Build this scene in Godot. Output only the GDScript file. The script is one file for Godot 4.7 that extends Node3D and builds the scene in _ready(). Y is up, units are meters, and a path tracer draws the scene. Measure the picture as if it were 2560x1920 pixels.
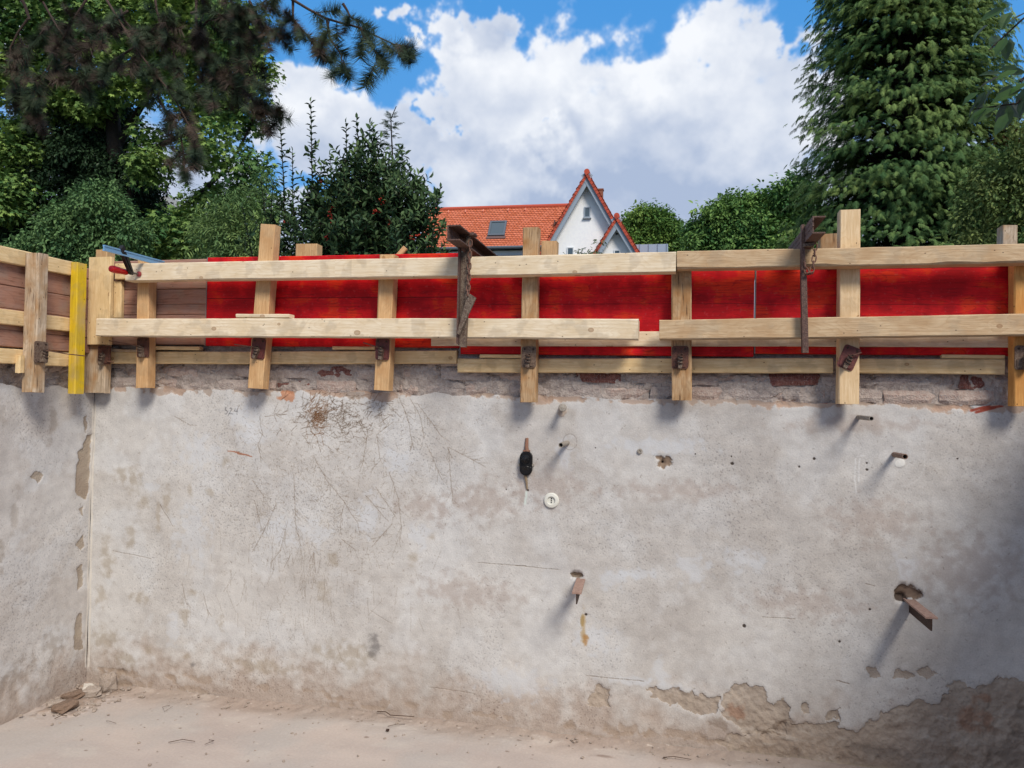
extends Node3D
# Old basement pit: plastered wall with timber formwork on top, garden and house behind. Units: metres.
# The corner of the two plastered walls is the origin; the front wall is the plane z = 0, the side wall the plane x = 0.

const EYE := Vector3(3.26, 1.70, 3.86)
var rng := RandomNumberGenerator.new()
var M := {}

# ------------------------------------------------------------------ small helpers
func tag(o: Node3D, label := "", category := "", group := "", kind := "") -> Node3D:
	if label: o.set_meta("label", label)
	if category: o.set_meta("category", category)
	if group: o.set_meta("group", group)
	if kind: o.set_meta("kind", kind)
	return o

func thing(called: String, label: String, category: String, at := Vector3.ZERO, group := "") -> Node3D:
	var o := Node3D.new()
	o.name = called
	add_child(o, true)
	o.position = at
	tag(o, label, category, group)
	return o

func put(called: String, mesh: Mesh, mat: Material, parent: Node3D = null, at := Transform3D()) -> MeshInstance3D:
	var o := MeshInstance3D.new()
	o.name = called
	o.mesh = mesh
	o.material_override = mat
	o.transform = at
	(parent if parent else self).add_child(o, true)
	return o

func scatter(called: String, mesh: Mesh, mat: Material, parent: Node3D, where: Array, tints: Array) -> MultiMeshInstance3D:
	var mm := MultiMesh.new()
	mm.transform_format = MultiMesh.TRANSFORM_3D
	mm.use_colors = tints.size() > 0
	mm.mesh = mesh
	mm.instance_count = where.size()
	for i in where.size():
		mm.set_instance_transform(i, where[i])
		if tints.size() > 0:
			mm.set_instance_color(i, tints[i])
	var o := MultiMeshInstance3D.new()
	o.name = called
	o.multimesh = mm
	o.material_override = mat
	parent.add_child(o, true)
	o.set_meta("kind", "stuff")
	return o

func st_new() -> SurfaceTool:
	var st := SurfaceTool.new()
	st.begin(Mesh.PRIMITIVE_TRIANGLES)
	return st

func tri(st: SurfaceTool, a: Vector3, b: Vector3, c: Vector3, n: Vector3, ua := Vector2.ZERO, ub := Vector2.ZERO, uc := Vector2.ZERO) -> void:
	# clockwise seen from where n points
	var g := (b - a).cross(c - a)
	st.set_normal(n); st.set_uv(ua); st.add_vertex(a)
	if g.dot(n) > 0.0:
		st.set_normal(n); st.set_uv(uc); st.add_vertex(c)
		st.set_normal(n); st.set_uv(ub); st.add_vertex(b)
	else:
		st.set_normal(n); st.set_uv(ub); st.add_vertex(b)
		st.set_normal(n); st.set_uv(uc); st.add_vertex(c)

func flat_tri(st: SurfaceTool, a: Vector3, b: Vector3, c: Vector3, out: Vector3) -> void:
	var n := (b - a).cross(c - a).normalized()
	if n.dot(out) < 0.0: n = -n
	tri(st, a, b, c, n)

func quad(st: SurfaceTool, a: Vector3, b: Vector3, c: Vector3, d: Vector3, n: Vector3, ua := Vector2.ZERO, ub := Vector2.ZERO, uc := Vector2.ZERO, ud := Vector2.ZERO) -> void:
	tri(st, a, b, c, n, ua, ub, uc)
	tri(st, a, c, d, n, ua, uc, ud)

func flat_quad(st: SurfaceTool, a: Vector3, b: Vector3, c: Vector3, d: Vector3, out: Vector3) -> void:
	var n := (c - a).cross(d - b).normalized()
	if n.dot(out) < 0.0: n = -n
	quad(st, a, b, c, d, n)

func box(st: SurfaceTool, lo: Vector3, hi: Vector3, t := Transform3D()) -> void:
	var p: Array[Vector3] = []
	for i in 8:
		p.append(t * Vector3(hi.x if i & 1 else lo.x, hi.y if i & 2 else lo.y, hi.z if i & 4 else lo.z))
	var s := hi - lo
	for f in [[0, 2, 6, 4, Vector3.LEFT], [1, 3, 7, 5, Vector3.RIGHT], [0, 1, 5, 4, Vector3.DOWN], [2, 3, 7, 6, Vector3.UP], [0, 1, 3, 2, Vector3.FORWARD], [4, 5, 7, 6, Vector3.BACK]]:
		var n: Vector3 = (t.basis * (f[4] as Vector3)).normalized()
		var w := s.z if absf((f[4] as Vector3).x) > 0.5 else s.x
		var h := s.z if absf((f[4] as Vector3).y) > 0.5 else s.y
		quad(st, p[f[0]], p[f[1]], p[f[2]], p[f[3]], n, Vector2(0, 0), Vector2(w, 0), Vector2(w, h), Vector2(0, h))

func tube(st: SurfaceTool, pts: Array, radii: Array, sides := 8, caps := true) -> void:
	var rings: Array = []
	var up := Vector3.UP
	for i in pts.size():
		var p: Vector3 = pts[i]
		var d: Vector3 = ((pts[mini(i + 1, pts.size() - 1)] as Vector3) - (pts[maxi(i - 1, 0)] as Vector3)).normalized()
		if absf(d.dot(up)) > 0.95: up = Vector3.RIGHT if absf(d.x) < 0.9 else Vector3.BACK
		var u := d.cross(up).normalized()
		var v := u.cross(d).normalized()
		up = v
		var ring: Array[Vector3] = []
		for k in sides:
			var a := TAU * k / sides
			ring.append(p + (u * cos(a) + v * sin(a)) * float(radii[i]))
		rings.append(ring)
	var run := 0.0
	for i in pts.size() - 1:
		var c0: Vector3 = pts[i]
		var c1: Vector3 = pts[i + 1]
		var next := run + c0.distance_to(c1)
		for k in sides:
			var k2 := (k + 1) % sides
			var a: Vector3 = rings[i][k]; var b: Vector3 = rings[i][k2]; var c: Vector3 = rings[i + 1][k2]; var d2: Vector3 = rings[i + 1][k]
			var na := (a - c0).normalized(); var nb := (b - c0).normalized(); var nc := (c - c1).normalized(); var nd := (d2 - c1).normalized()
			var V := [[a, na, Vector2(float(k) / sides, run)], [b, nb, Vector2(float(k + 1) / sides, run)], [c, nc, Vector2(float(k + 1) / sides, next)], [d2, nd, Vector2(float(k) / sides, next)]]
			for t in [[0, 1, 2], [0, 2, 3]]:
				var q0: Array = V[t[0]]; var q1: Array = V[t[1]]; var q2: Array = V[t[2]]
				var order := [q0, q2, q1] if ((q1[0] as Vector3) - (q0[0] as Vector3)).cross((q2[0] as Vector3) - (q0[0] as Vector3)).dot(na + nc) > 0.0 else [q0, q1, q2]
				for q in order:
					st.set_normal(q[1]); st.set_uv(q[2]); st.add_vertex(q[0])
		run = next
	if caps:
		for e in [[0, 1], [pts.size() - 1, pts.size() - 2]]:
			var n := ((pts[e[0]] as Vector3) - (pts[e[1]] as Vector3)).normalized()
			for k in range(1, sides - 1):
				tri(st, rings[e[0]][0], rings[e[0]][k], rings[e[0]][k + 1], n)

func lathe(st: SurfaceTool, profile: Array, t: Transform3D, sides := 20) -> void:
	# profile: [radius, height] pairs, axis is the local y
	for i in profile.size() - 1:
		var p: Array = profile[i]; var q: Array = profile[i + 1]
		var sl := Vector2(float(q[0]) - float(p[0]), float(q[1]) - float(p[1])).normalized()
		for k in sides:
			var a := TAU * k / sides
			var b := TAU * (k + 1) / sides
			var da := Vector3(cos(a), 0, sin(a)); var db := Vector3(cos(b), 0, sin(b))
			var pa := t * (da * float(p[0]) + Vector3.UP * float(p[1])); var pb := t * (db * float(p[0]) + Vector3.UP * float(p[1]))
			var qa := t * (da * float(q[0]) + Vector3.UP * float(q[1])); var qb := t * (db * float(q[0]) + Vector3.UP * float(q[1]))
			var n := (t.basis * ((da + db).normalized() * sl.y + Vector3.UP * -sl.x)).normalized()
			quad(st, pa, pb, qb, qa, n)

func prism(st: SurfaceTool, outline: PackedVector2Array, z0: float, z1: float, t := Transform3D()) -> void:
	# outline in local xy, pulled from z0 to z1
	var idx := Geometry2D.triangulate_polygon(outline)
	for i in range(0, idx.size(), 3):
		var a := outline[idx[i]]; var b := outline[idx[i + 1]]; var c := outline[idx[i + 2]]
		tri(st, t * Vector3(a.x, a.y, z1), t * Vector3(b.x, b.y, z1), t * Vector3(c.x, c.y, z1), (t.basis * Vector3.BACK).normalized(), a, b, c)
		tri(st, t * Vector3(a.x, a.y, z0), t * Vector3(b.x, b.y, z0), t * Vector3(c.x, c.y, z0), (t.basis * Vector3.FORWARD).normalized(), a, b, c)
	var mid := Vector2.ZERO
	for p in outline: mid += p / outline.size()
	var cw := Geometry2D.is_polygon_clockwise(outline)
	for i in outline.size():
		var a := outline[i]; var b := outline[(i + 1) % outline.size()]
		var e := (b - a).normalized()
		var n2 := Vector2(e.y, -e.x)
		if cw: n2 = -n2
		quad(st, t * Vector3(a.x, a.y, z0), t * Vector3(b.x, b.y, z0), t * Vector3(b.x, b.y, z1), t * Vector3(a.x, a.y, z1), (t.basis * Vector3(n2.x, n2.y, 0)).normalized(), a, b, b, a)

func rounded(w: float, h: float, r: float, n := 4) -> PackedVector2Array:
	var out := PackedVector2Array()
	for c in [[w / 2 - r, h / 2 - r, 0.0], [-w / 2 + r, h / 2 - r, PI / 2], [-w / 2 + r, -h / 2 + r, PI], [w / 2 - r, -h / 2 + r, PI * 1.5]]:
		for k in n + 1:
			var a: float = c[2] + PI / 2 * k / n
			out.append(Vector2(float(c[0]) + cos(a) * r, float(c[1]) + sin(a) * r))
	return out

# a sawn timber from p0 to p1: h across (in the direction of side), w deep; slightly crooked, corners broken
func timber_mesh(L: float, h: float, w: float, wave := 0.0012, chamfer := 0.004, wane := 0.0) -> ArrayMesh:
	var st := st_new()
	var n := maxi(2, int(L / 0.07))
	var u0 := rng.randf() * 3.0
	var v0 := rng.randf()
	var c := minf(chamfer, minf(h, w) * 0.2)
	var sec: Array[Vector2] = [Vector2(-h / 2 + c, w / 2), Vector2(h / 2 - c, w / 2), Vector2(h / 2, w / 2 - c), Vector2(h / 2, -w / 2 + c), Vector2(h / 2 - c, -w / 2), Vector2(-h / 2 + c, -w / 2), Vector2(-h / 2, -w / 2 + c), Vector2(-h / 2, w / 2 - c)]
	var rings: Array = []
	var ph := rng.randf() * 9.0
	var drift: Array[Vector2] = []
	for k in 8: drift.append(Vector2.ZERO)
	for i in n + 1:
		var x := L * i / n
		var bow := Vector2(sin(x * 1.7 + ph), cos(x * 1.3 + ph * 2.0)) * wave * 1.5
		var ring: Array[Vector3] = []
		for k in 8:
			drift[k] = drift[k] * 0.6 + Vector2(rng.randf_range(-1, 1), rng.randf_range(-1, 1)) * wave * 0.6
			var p := sec[k] + bow + drift[k]
			if wane > 0.0 and (k == 0 or k == 7):  # bark edge left on the lower front corner
				p += Vector2(wane * (0.5 + 0.5 * sin(x * 9.0 + ph)) * (0.6 + 0.4 * sin(x * 23.0)), 0.0) if k == 0 else Vector2.ZERO
			ring.append(Vector3(x + (rng.randf_range(-1, 1) * wave if i == 0 or i == n else 0.0), p.x, p.y))
		rings.append(ring)
	for i in n:
		var v := v0
		for k in 8:
			var k2 := (k + 1) % 8
			var e := sec[k2] - sec[k]
			var nn := Vector3(0, -e.y, e.x).normalized()
			if nn.dot(Vector3(0, sec[k].x + sec[k2].x, sec[k].y + sec[k2].y)) < 0.0: nn = -nn
			var dv := e.length() / 0.5
			var ua := (u0 + L * i / n) / 2.0; var ub := (u0 + L * (i + 1) / n) / 2.0
			quad(st, rings[i][k], rings[i + 1][k], rings[i + 1][k2], rings[i][k2], nn, Vector2(ua, v), Vector2(ub, v), Vector2(ub, v + dv), Vector2(ua, v + dv))
			v += dv
	for e in [[0, Vector3.LEFT], [n, Vector3.RIGHT]]:
		for k in range(1, 7):
			var a: Vector3 = rings[e[0]][0]; var b: Vector3 = rings[e[0]][k]; var d: Vector3 = rings[e[0]][k + 1]
			tri(st, a, b, d, e[1], Vector2(u0 + a.y * 0.1, a.z / 0.5), Vector2(u0 + b.y * 0.1, b.z / 0.5), Vector2(u0 + d.y * 0.1, d.z / 0.5))
	return st.commit()

func axis_frame(p0: Vector3, p1: Vector3, depth: Vector3) -> Transform3D:
	var x := (p1 - p0).normalized()
	var z := (depth - x * depth.dot(x)).normalized()
	return Transform3D(Basis(x, z.cross(x), z), p0)

# timber lying in a plane parallel to the front wall: centre line (x0,y0)-(x1,y1), height h, between depths z0 and z1
func timber(called: String, label: String, category: String, mat: Material, x0: float, y0: float, x1: float, y1: float, h: float, z0: float, z1: float, group := "", wave := 0.0012, parent: Node3D = null, wane := 0.0) -> MeshInstance3D:
	var zc := (z0 + z1) / 2.0
	var p0 := Vector3(x0, y0, zc)
	var p1 := Vector3(x1, y1, zc)
	var o := put(called, timber_mesh(p0.distance_to(p1), h, z1 - z0, wave, 0.004, wane), mat, parent, axis_frame(p0, p1, Vector3.BACK))
	if parent == null: tag(o, label, category, group)
	return o

# the same for the side wall: runs from (y0,z0) to (y1,z1) between x0 and x1
func side_timber(called: String, label: String, category: String, mat: Material, y0: float, z0: float, y1: float, z1: float, h: float, x0: float, x1: float, group := "", wave := 0.0012, parent: Node3D = null) -> MeshInstance3D:
	var xc := (x0 + x1) / 2.0
	var p0 := Vector3(xc, y0, z0)
	var p1 := Vector3(xc, y1, z1)
	var o := put(called, timber_mesh(p0.distance_to(p1), h, x1 - x0, wave), mat, parent, axis_frame(p0, p1, Vector3.RIGHT))
	if parent == null: tag(o, label, category, group)
	return o

# ------------------------------------------------------------------ textures
func noise_bytes(w: int, h: int, freq: float, octaves: int, seed_: int, sx := 1, sy := 1, cellular := false) -> PackedByteArray:
	# sx, sy: how many times longer than wide the noise is drawn out
	var n := FastNoiseLite.new()
	n.seed = seed_
	n.noise_type = FastNoiseLite.TYPE_CELLULAR if cellular else FastNoiseLite.TYPE_SIMPLEX_SMOOTH
	n.frequency = freq
	n.fractal_type = FastNoiseLite.FRACTAL_FBM
	n.fractal_octaves = octaves
	var im := n.get_image(maxi(4, w / sx), maxi(4, h / sy))
	im.convert(Image.FORMAT_L8)
	if sx > 1 or sy > 1: im.resize(w, h, Image.INTERPOLATE_CUBIC)
	return im.get_data()

func texture_from(w: int, h: int, data: PackedByteArray, format: int) -> ImageTexture:
	return ImageTexture.create_from_image(Image.create_from_data(w, h, false, format, data))

# 2 m x 0.5 m of sawn wood. light/dark: early and late wood (sRGB); blotch: colour that stains are mixed from
func wood(seed_: int, light: Color, dark: Color, blotch: Color, blotch_amount: float, rings: float, knots: int, relief: float, wear := 0.0, cracks := 0.0) -> StandardMaterial3D:
	var w := 1024
	var h := 256
	var r := RandomNumberGenerator.new()
	r.seed = seed_
	var warp := noise_bytes(w, h, 0.012, 3, seed_, 4, 1)
	var streak := noise_bytes(w, h, 0.16, 3, seed_ + 1, 16, 1)
	var fine := noise_bytes(w, h, 0.5, 2, seed_ + 2, 8, 1)
	var spot := noise_bytes(w, h, 0.012, 4, seed_ + 3)
	var spot2 := noise_bytes(w, h, 0.03, 4, seed_ + 4, 3, 1)
	var phase := PackedFloat32Array()
	phase.resize(w * h)
	var shade := PackedFloat32Array()
	shade.resize(w * h)
	for k in knots:
		var kx := r.randi() % w
		var ky := r.randi() % h
		var kr := r.randf_range(3.0, 8.0)
		for dy in range(-60, 61):
			var y := posmod(ky + dy, h)
			for dx in range(-130, 131):
				var d := sqrt(dx * dx * 0.2 + dy * dy) / kr
				if d < 6.0:
					var i := y * w + posmod(kx + dx, w)
					phase[i] += 5.0 * exp(-d * d * 0.16) * (1.0 if dy > 0 else -1.0) * (1.0 - exp(-absf(dy) * 0.2))
				var dk := sqrt(dx * dx * 0.55 + dy * dy) / kr
				if dk < 1.25:
					var i2 := y * w + posmod(kx + dx, w)
					shade[i2] = maxf(shade[i2], (1.0 - smoothstep(0.85, 1.25, dk)) * (0.55 + 0.35 * sin(dk * 14.0)) + smoothstep(0.7, 0.95, dk) * (1.0 - smoothstep(1.0, 1.25, dk)) * 0.4)
	var nails := PackedByteArray(); nails.resize(w * h)
	for k in 46:
		var nx := r.randi_range(2, w - 3); var ny := r.randi_range(2, h - 3)
		for d in [[0, 0, 230], [1, 0, 210], [0, 1, 200], [1, 1, 170], [-1, 0, 110], [2, 0, 90]]: nails[(ny + int(d[1])) * w + nx + int(d[0])] = d[2]
	var rgb := PackedByteArray(); rgb.resize(w * h * 3)
	var hgt := PackedByteArray(); hgt.resize(w * h)
	for y in h:
		for x in w:
			var i := y * w + x
			var p := (y / 256.0) * rings + warp[i] / 255.0 * rings * 0.55 + phase[i]
			var f := p - floorf(p)
			var late := f * f * f * 0.5 + (streak[i] / 255.0 - 0.5) * 1.3 + (fine[i] / 255.0 - 0.5) * 0.5
			var crack := 0.0
			if cracks > 0.0 and streak[i] > 200: crack = clampf((streak[i] - 200) / 30.0, 0.0, 1.0) * cracks
			late = clampf(late, -0.35, 1.0)
			var b := clampf((spot[i] / 255.0 - 0.5) * 2.4 * blotch_amount + (spot2[i] / 255.0 - 0.5) * 1.6 * blotch_amount + blotch_amount * 0.4, 0.0, 1.0)
			var c := light.lerp(dark, late * 0.65).lerp(blotch, b)
			c = c.lerp(Color(0.42, 0.27, 0.16), shade[i] * 0.6)
			c = c.lerp(Color(0.60, 0.545, 0.47), clampf((spot[(i + 77777) % (w * h)] / 255.0 - 0.55) * 1.6, 0, 0.24))
			c = c.lerp(Color(0.2, 0.15, 0.12), maxf(crack, nails[i] / 255.0))
			if wear > 0.0 and fine[i] > 185: c = c.lerp(Color(0.75, 0.7, 0.62), wear)
			rgb[i * 3] = int(clampf(c.r, 0, 1) * 255.0)
			rgb[i * 3 + 1] = int(clampf(c.g, 0, 1) * 255.0)
			rgb[i * 3 + 2] = int(clampf(c.b, 0, 1) * 255.0)
			hgt[i] = int(clampf(0.75 - late * 0.4 - crack * 0.6 - shade[i] * 0.15, 0, 1) * 255.0)
	var m := StandardMaterial3D.new()
	m.albedo_texture = texture_from(w, h, rgb, Image.FORMAT_RGB8)
	m.heightmap_enabled = true
	m.heightmap_texture = texture_from(w, h, hgt, Image.FORMAT_L8)
	m.heightmap_scale = relief
	m.roughness = 0.8
	m.metallic_specular = 0.35
	return m

func tint(m: StandardMaterial3D, c: Color) -> StandardMaterial3D:
	var d: StandardMaterial3D = m.duplicate()
	d.albedo_color = c
	return d

# grain for anything small: world-sized noise on all three planes
func mottled(seed_: int, a: Color, b: Color, c: Color, size: float, rough := 0.9, relief := 0.3, metal := 0.0, freq := 0.03) -> StandardMaterial3D:
	var s := 256
	var n1 := noise_bytes(s, s, freq, 5, seed_)
	var n2 := noise_bytes(s, s, freq * 3.0, 4, seed_ + 9)
	var rgb := PackedByteArray(); rgb.resize(s * s * 3)
	for i in s * s:
		var q := a.lerp(b, clampf((n1[i] / 255.0 - 0.3) * 2.2, 0, 1)).lerp(c, clampf((n2[i] / 255.0 - 0.6) * 4.0, 0, 1))
		rgb[i * 3] = int(q.r * 255.0); rgb[i * 3 + 1] = int(q.g * 255.0); rgb[i * 3 + 2] = int(q.b * 255.0)
	var m := StandardMaterial3D.new()
	m.albedo_texture = texture_from(s, s, rgb, Image.FORMAT_RGB8)
	m.uv1_triplanar = true
	m.uv1_world_triplanar = true
	m.uv1_scale = Vector3.ONE / size
	m.roughness = rough
	m.metallic = metal
	if relief > 0.0:
		m.heightmap_enabled = true
		m.heightmap_texture = texture_from(s, s, n2, Image.FORMAT_L8)
		m.heightmap_scale = relief
	return m

func plain(c: Color, rough := 0.6, metal := 0.0) -> StandardMaterial3D:
	var m := StandardMaterial3D.new()
	m.albedo_color = c
	m.roughness = rough
	m.metallic = metal
	return m

func leafy(c: Color, gloss := 0.5, through := 0.5) -> StandardMaterial3D:
	var m := StandardMaterial3D.new()
	m.albedo_color = c
	m.vertex_color_use_as_albedo = true
	m.roughness = gloss
	m.metallic_specular = 0.22
	m.backlight_enabled = true
	m.backlight = Color(1, 1, 1).lerp(Color(0, 0, 0), 1.0 - through)
	m.cull_mode = BaseMaterial3D.CULL_DISABLED
	return m

# a wall or floor surface: colour (sRGB) and height in metres, painted cell by cell
class Canvas:
	var w: int
	var h: int
	var s: float
	var r := PackedFloat32Array()
	var g := PackedFloat32Array()
	var b := PackedFloat32Array()
	var hd := PackedFloat32Array()   # what the mesh follows
	var fine := PackedFloat32Array() # what only the relief map shows
	var edge := PackedByteArray()
	var rnd := RandomNumberGenerator.new()

	func _init(ww: int, hh: int, ss: float, seed_: int) -> void:
		w = ww; h = hh; s = ss
		for a in [r, g, b, hd, fine]: a.resize(w * h)
		r.resize(w * h); g.resize(w * h); b.resize(w * h); hd.resize(w * h); fine.resize(w * h)
		rnd.seed = seed_

	func lay(i: int, c: Color, a: float) -> void:
		r[i] += (c.r - r[i]) * a
		g[i] += (c.g - g[i]) * a
		b[i] += (c.b - b[i]) * a

	# soft-edged spot with a ragged outline
	func blob(x: float, y: float, rx: float, ry: float, c: Color, a: float, ragged := 0.5, soft := 0.35, depth := 0.0) -> void:
		for py in range(maxi(0, int((y - ry * 1.6) * s)), mini(h, int((y + ry * 1.6) * s) + 1)):
			for px in range(maxi(0, int((x - rx * 1.6) * s)), mini(w, int((x + rx * 1.6) * s) + 1)):
				var i := (h - 1 - py) * w + px
				var dx := (px / s - x) / rx
				var dy := (py / s - y) / ry
				var d := sqrt(dx * dx + dy * dy) + (edge[i] / 255.0 - 0.5) * ragged * 2.0
				var k := 1.0 - smoothstep(1.0 - soft, 1.0, d)
				if k > 0.0:
					lay(i, c, a * k)
					hd[i] -= depth * k

	func stroke(x0: float, y0: float, x1: float, y1: float, wide: float, c: Color, a: float, depth := 0.0, broken := 0.0) -> void:
		var n := maxi(2, int(Vector2(x1 - x0, y1 - y0).length() * s * 1.5))
		var j := 0.0
		for k in n + 1:
			if broken > 0.0 and rnd.randf() < broken: continue
			var t := float(k) / n
			j = j * 0.96 + rnd.randf_range(-1, 1) * 0.0007
			var cx := (lerpf(x0, x1, t) + j) * s
			var cy := (lerpf(y0, y1, t) + j * 0.6) * s
			var q := maxf(wide * s * 0.5, 0.5)
			for py in range(int(cy - q - 0.5), int(cy + q + 1.5)):
				for px in range(int(cx - q - 0.5), int(cx + q + 1.5)):
					if px < 0 or py < 0 or px >= w or py >= h: continue
					var cover := clampf(q + 0.5 - Vector2(px + 0.5 - cx, py + 0.5 - cy).length(), 0.0, 1.0)
					if cover > 0.0:
						var i := (h - 1 - py) * w + px
						lay(i, c, a * cover * 0.55)
						fine[i] -= depth * cover * 0.4

	# where a coat has come off: the ragged polygon shows what lies under it
	func bare(pts: Array, ragged: float, ca: Color, cb: Color, a: float, depth: float, rough: float, n1: PackedByteArray, n2: PackedByteArray) -> void:
		var poly := PackedVector2Array()
		var lo := Vector2(99, 99)
		var hi := -lo
		for k in range(0, pts.size(), 2):
			var p := Vector2(pts[k], pts[k + 1])
			poly.append(p); lo = lo.min(p); hi = hi.max(p)
		var pad := ragged + 0.01
		for py in range(maxi(0, int((lo.y - pad) * s)), mini(h, int((hi.y + pad) * s) + 1)):
			for px in range(maxi(0, int((lo.x - pad) * s)), mini(w, int((hi.x + pad) * s) + 1)):
				var i := (h - 1 - py) * w + px
				var q := Vector2(px / s, py / s) + Vector2(edge[i] / 255.0 - 0.5, edge[(i + 7919) % (w * h)] / 255.0 - 0.5) * ragged * 2.0
				if Geometry2D.is_point_in_polygon(q, poly):
					lay(i, ca.lerp(cb, clampf((n1[i] / 255.0 - 0.3) * 2.2, 0, 1)), a)
					hd[i] = minf(hd[i], 0.0) - depth + (n2[i] / 255.0 - 0.5) * rough
					fine[i] += (n2[i] / 255.0 - 0.5) * rough * 0.7

	func colour_texture() -> ImageTexture:
		var d := PackedByteArray()
		d.resize(w * h * 3)
		for i in w * h:
			d[i * 3] = int(clampf(r[i], 0, 1) * 255.0)
			d[i * 3 + 1] = int(clampf(g[i], 0, 1) * 255.0)
			d[i * 3 + 2] = int(clampf(b[i], 0, 1) * 255.0)
		return ImageTexture.create_from_image(Image.create_from_data(w, h, false, Image.FORMAT_RGB8, d))

	func relief_texture() -> ImageTexture:   # 0..1 stands for -10..+10 mm
		var d := PackedFloat32Array()
		d.resize(w * h)
		for i in w * h: d[i] = clampf(0.5 + (fine[i] + hd[i] * 0.5) * 50.0, 0.0, 1.0)
		return ImageTexture.create_from_image(Image.create_from_data(w, h, false, Image.FORMAT_RF, d.to_byte_array()))

	func material() -> StandardMaterial3D:
		var m := StandardMaterial3D.new()
		m.albedo_texture = colour_texture()
		m.heightmap_enabled = true
		m.heightmap_texture = relief_texture()
		m.heightmap_scale = 2.0
		m.roughness = 0.95
		m.metallic_specular = 0.25
		m.texture_repeat = false
		return m

	func at(x: float, y: float) -> float:
		var px := clampi(int(x * s), 1, w - 2)
		var py := clampi(h - 1 - int(y * s), 1, h - 2)
		var i := py * w + px
		return (hd[i] * 2.0 + hd[i - 1] + hd[i + 1] + hd[i - w] + hd[i + w]) / 6.0

# the canvas as a surface; top(x) gives its upper edge, and a rim runs back from there
func sheet(c: Canvas, width: float, step: float, origin: Vector3, ux: Vector3, uy: Vector3, out: Vector3, y0: float, top: Callable, rim := 0.03) -> ArrayMesh:
	var nx := int(width / step)
	var ny := int(((top.call(width * 0.5) as float) - y0) / step)
	var v := PackedVector3Array(); var nn := PackedVector3Array(); var uv := PackedVector2Array(); var idx := PackedInt32Array()
	var rows := ny + (2 if rim > 0.0 else 1)
	v.resize((nx + 1) * rows); nn.resize(v.size()); uv.resize(v.size())
	for ix in nx + 1:
		var x := width * ix / nx
		var yt: float = top.call(x)
		for iy in rows:
			var t := minf(1.0, float(iy) / ny)
			var y := lerpf(y0, yt, t)
			var d := c.at(x, y)
			var n := out
			if iy > ny:
				d -= rim
			var e := 0.012
			n = (out - ux * (c.at(x + e, y) - c.at(x - e, y)) / (2.0 * e) - uy * (c.at(x, y + e) - c.at(x, y - e)) / (2.0 * e)).normalized()
			if iy > ny: n = (uy + out * 0.3).normalized()
			var i := iy * (nx + 1) + ix
			v[i] = origin + ux * x + uy * y + out * d
			nn[i] = n
			uv[i] = Vector2(x * c.s / c.w, 1.0 - y * c.s / c.h)
	var clockwise := ux.cross(uy).dot(out) < 0.0
	for iy in rows - 1:
		for ix in nx:
			var a := iy * (nx + 1) + ix
			var q := [a, a + nx + 1, a + nx + 2, a + 1]
			if clockwise: q.reverse()
			for k in [0, 1, 2, 0, 2, 3]: idx.append(q[k])
	var arr := []
	arr.resize(Mesh.ARRAY_MAX)
	arr[Mesh.ARRAY_VERTEX] = v; arr[Mesh.ARRAY_NORMAL] = nn; arr[Mesh.ARRAY_TEX_UV] = uv; arr[Mesh.ARRAY_INDEX] = idx
	var m := ArrayMesh.new()
	m.add_surface_from_arrays(Mesh.PRIMITIVE_TRIANGLES, arr)
	return m

func plaster_base(c: Canvas, seed_: int, ca: Color, cb: Color, slope: float, roughness_mm: float) -> Array:
	var w := c.w; var h := c.h
	c.edge = noise_bytes(w, h, 0.035, 5, seed_)
	var big := noise_bytes(w, h, 0.0028, 4, seed_ + 1)
	var mid := noise_bytes(w, h, 0.011, 5, seed_ + 2)
	var grit := noise_bytes(w, h, 0.28, 3, seed_ + 3)
	var wipe := noise_bytes(w, h, 0.05, 4, seed_ + 4, 8, 1)
	var pit := noise_bytes(w, h, 0.16, 2, seed_ + 5)
	var patch := noise_bytes(w, h, 0.006, 4, seed_ + 6)
	var white := Color(0.785, 0.797, 0.815)
	var pink := Color(0.62, 0.555, 0.51)
	for y in h:
		var up := float(h - 1 - y) / c.s
		for x in w:
			var i := y * w + x
			var u := x / c.s
			var m := mid[i] / 255.0
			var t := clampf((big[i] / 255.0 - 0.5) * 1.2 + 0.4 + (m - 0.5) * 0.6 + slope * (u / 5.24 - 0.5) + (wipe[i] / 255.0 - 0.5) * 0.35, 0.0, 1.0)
			var q := ca.lerp(cb, t)
			var pw := smoothstep(0.50, 0.72, patch[i] / 255.0 + (c.edge[i] / 255.0 - 0.5) * 0.2)
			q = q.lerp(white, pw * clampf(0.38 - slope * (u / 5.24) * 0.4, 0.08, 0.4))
			# dust and damp along the foot
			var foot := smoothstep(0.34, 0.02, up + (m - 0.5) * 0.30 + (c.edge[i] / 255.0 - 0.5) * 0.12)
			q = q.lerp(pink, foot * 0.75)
			var gr := grit[i] / 255.0 - 0.5
			var v := gr * 0.07 + (c.edge[i] / 255.0 - 0.5) * 0.06
			# open pores: small dark specks, gathered in places
			var pores := clampf((big[(i + 40011) % (w * h)] / 255.0 - 0.25) * 1.6, 0.05, 1.0)
			var p := smoothstep(0.70, 0.84, pit[i] / 255.0 + pores * 0.06) * pores
			v -= p * 0.12
			c.r[i] = q.r + v; c.g[i] = q.g + v; c.b[i] = q.b + v * 0.95
			c.hd[i] = (m - 0.5) * 0.004 + (big[i] / 255.0 - 0.5) * 0.01
			c.fine[i] = gr * roughness_mm * 0.001 - p * 0.0008 + (m - 0.5) * 0.001 + foot * (c.edge[i] / 255.0 - 0.5) * 0.004
	return [big, mid, grit, pit, noise_bytes(w, h, 0.06, 5, seed_ + 8)]

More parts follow.
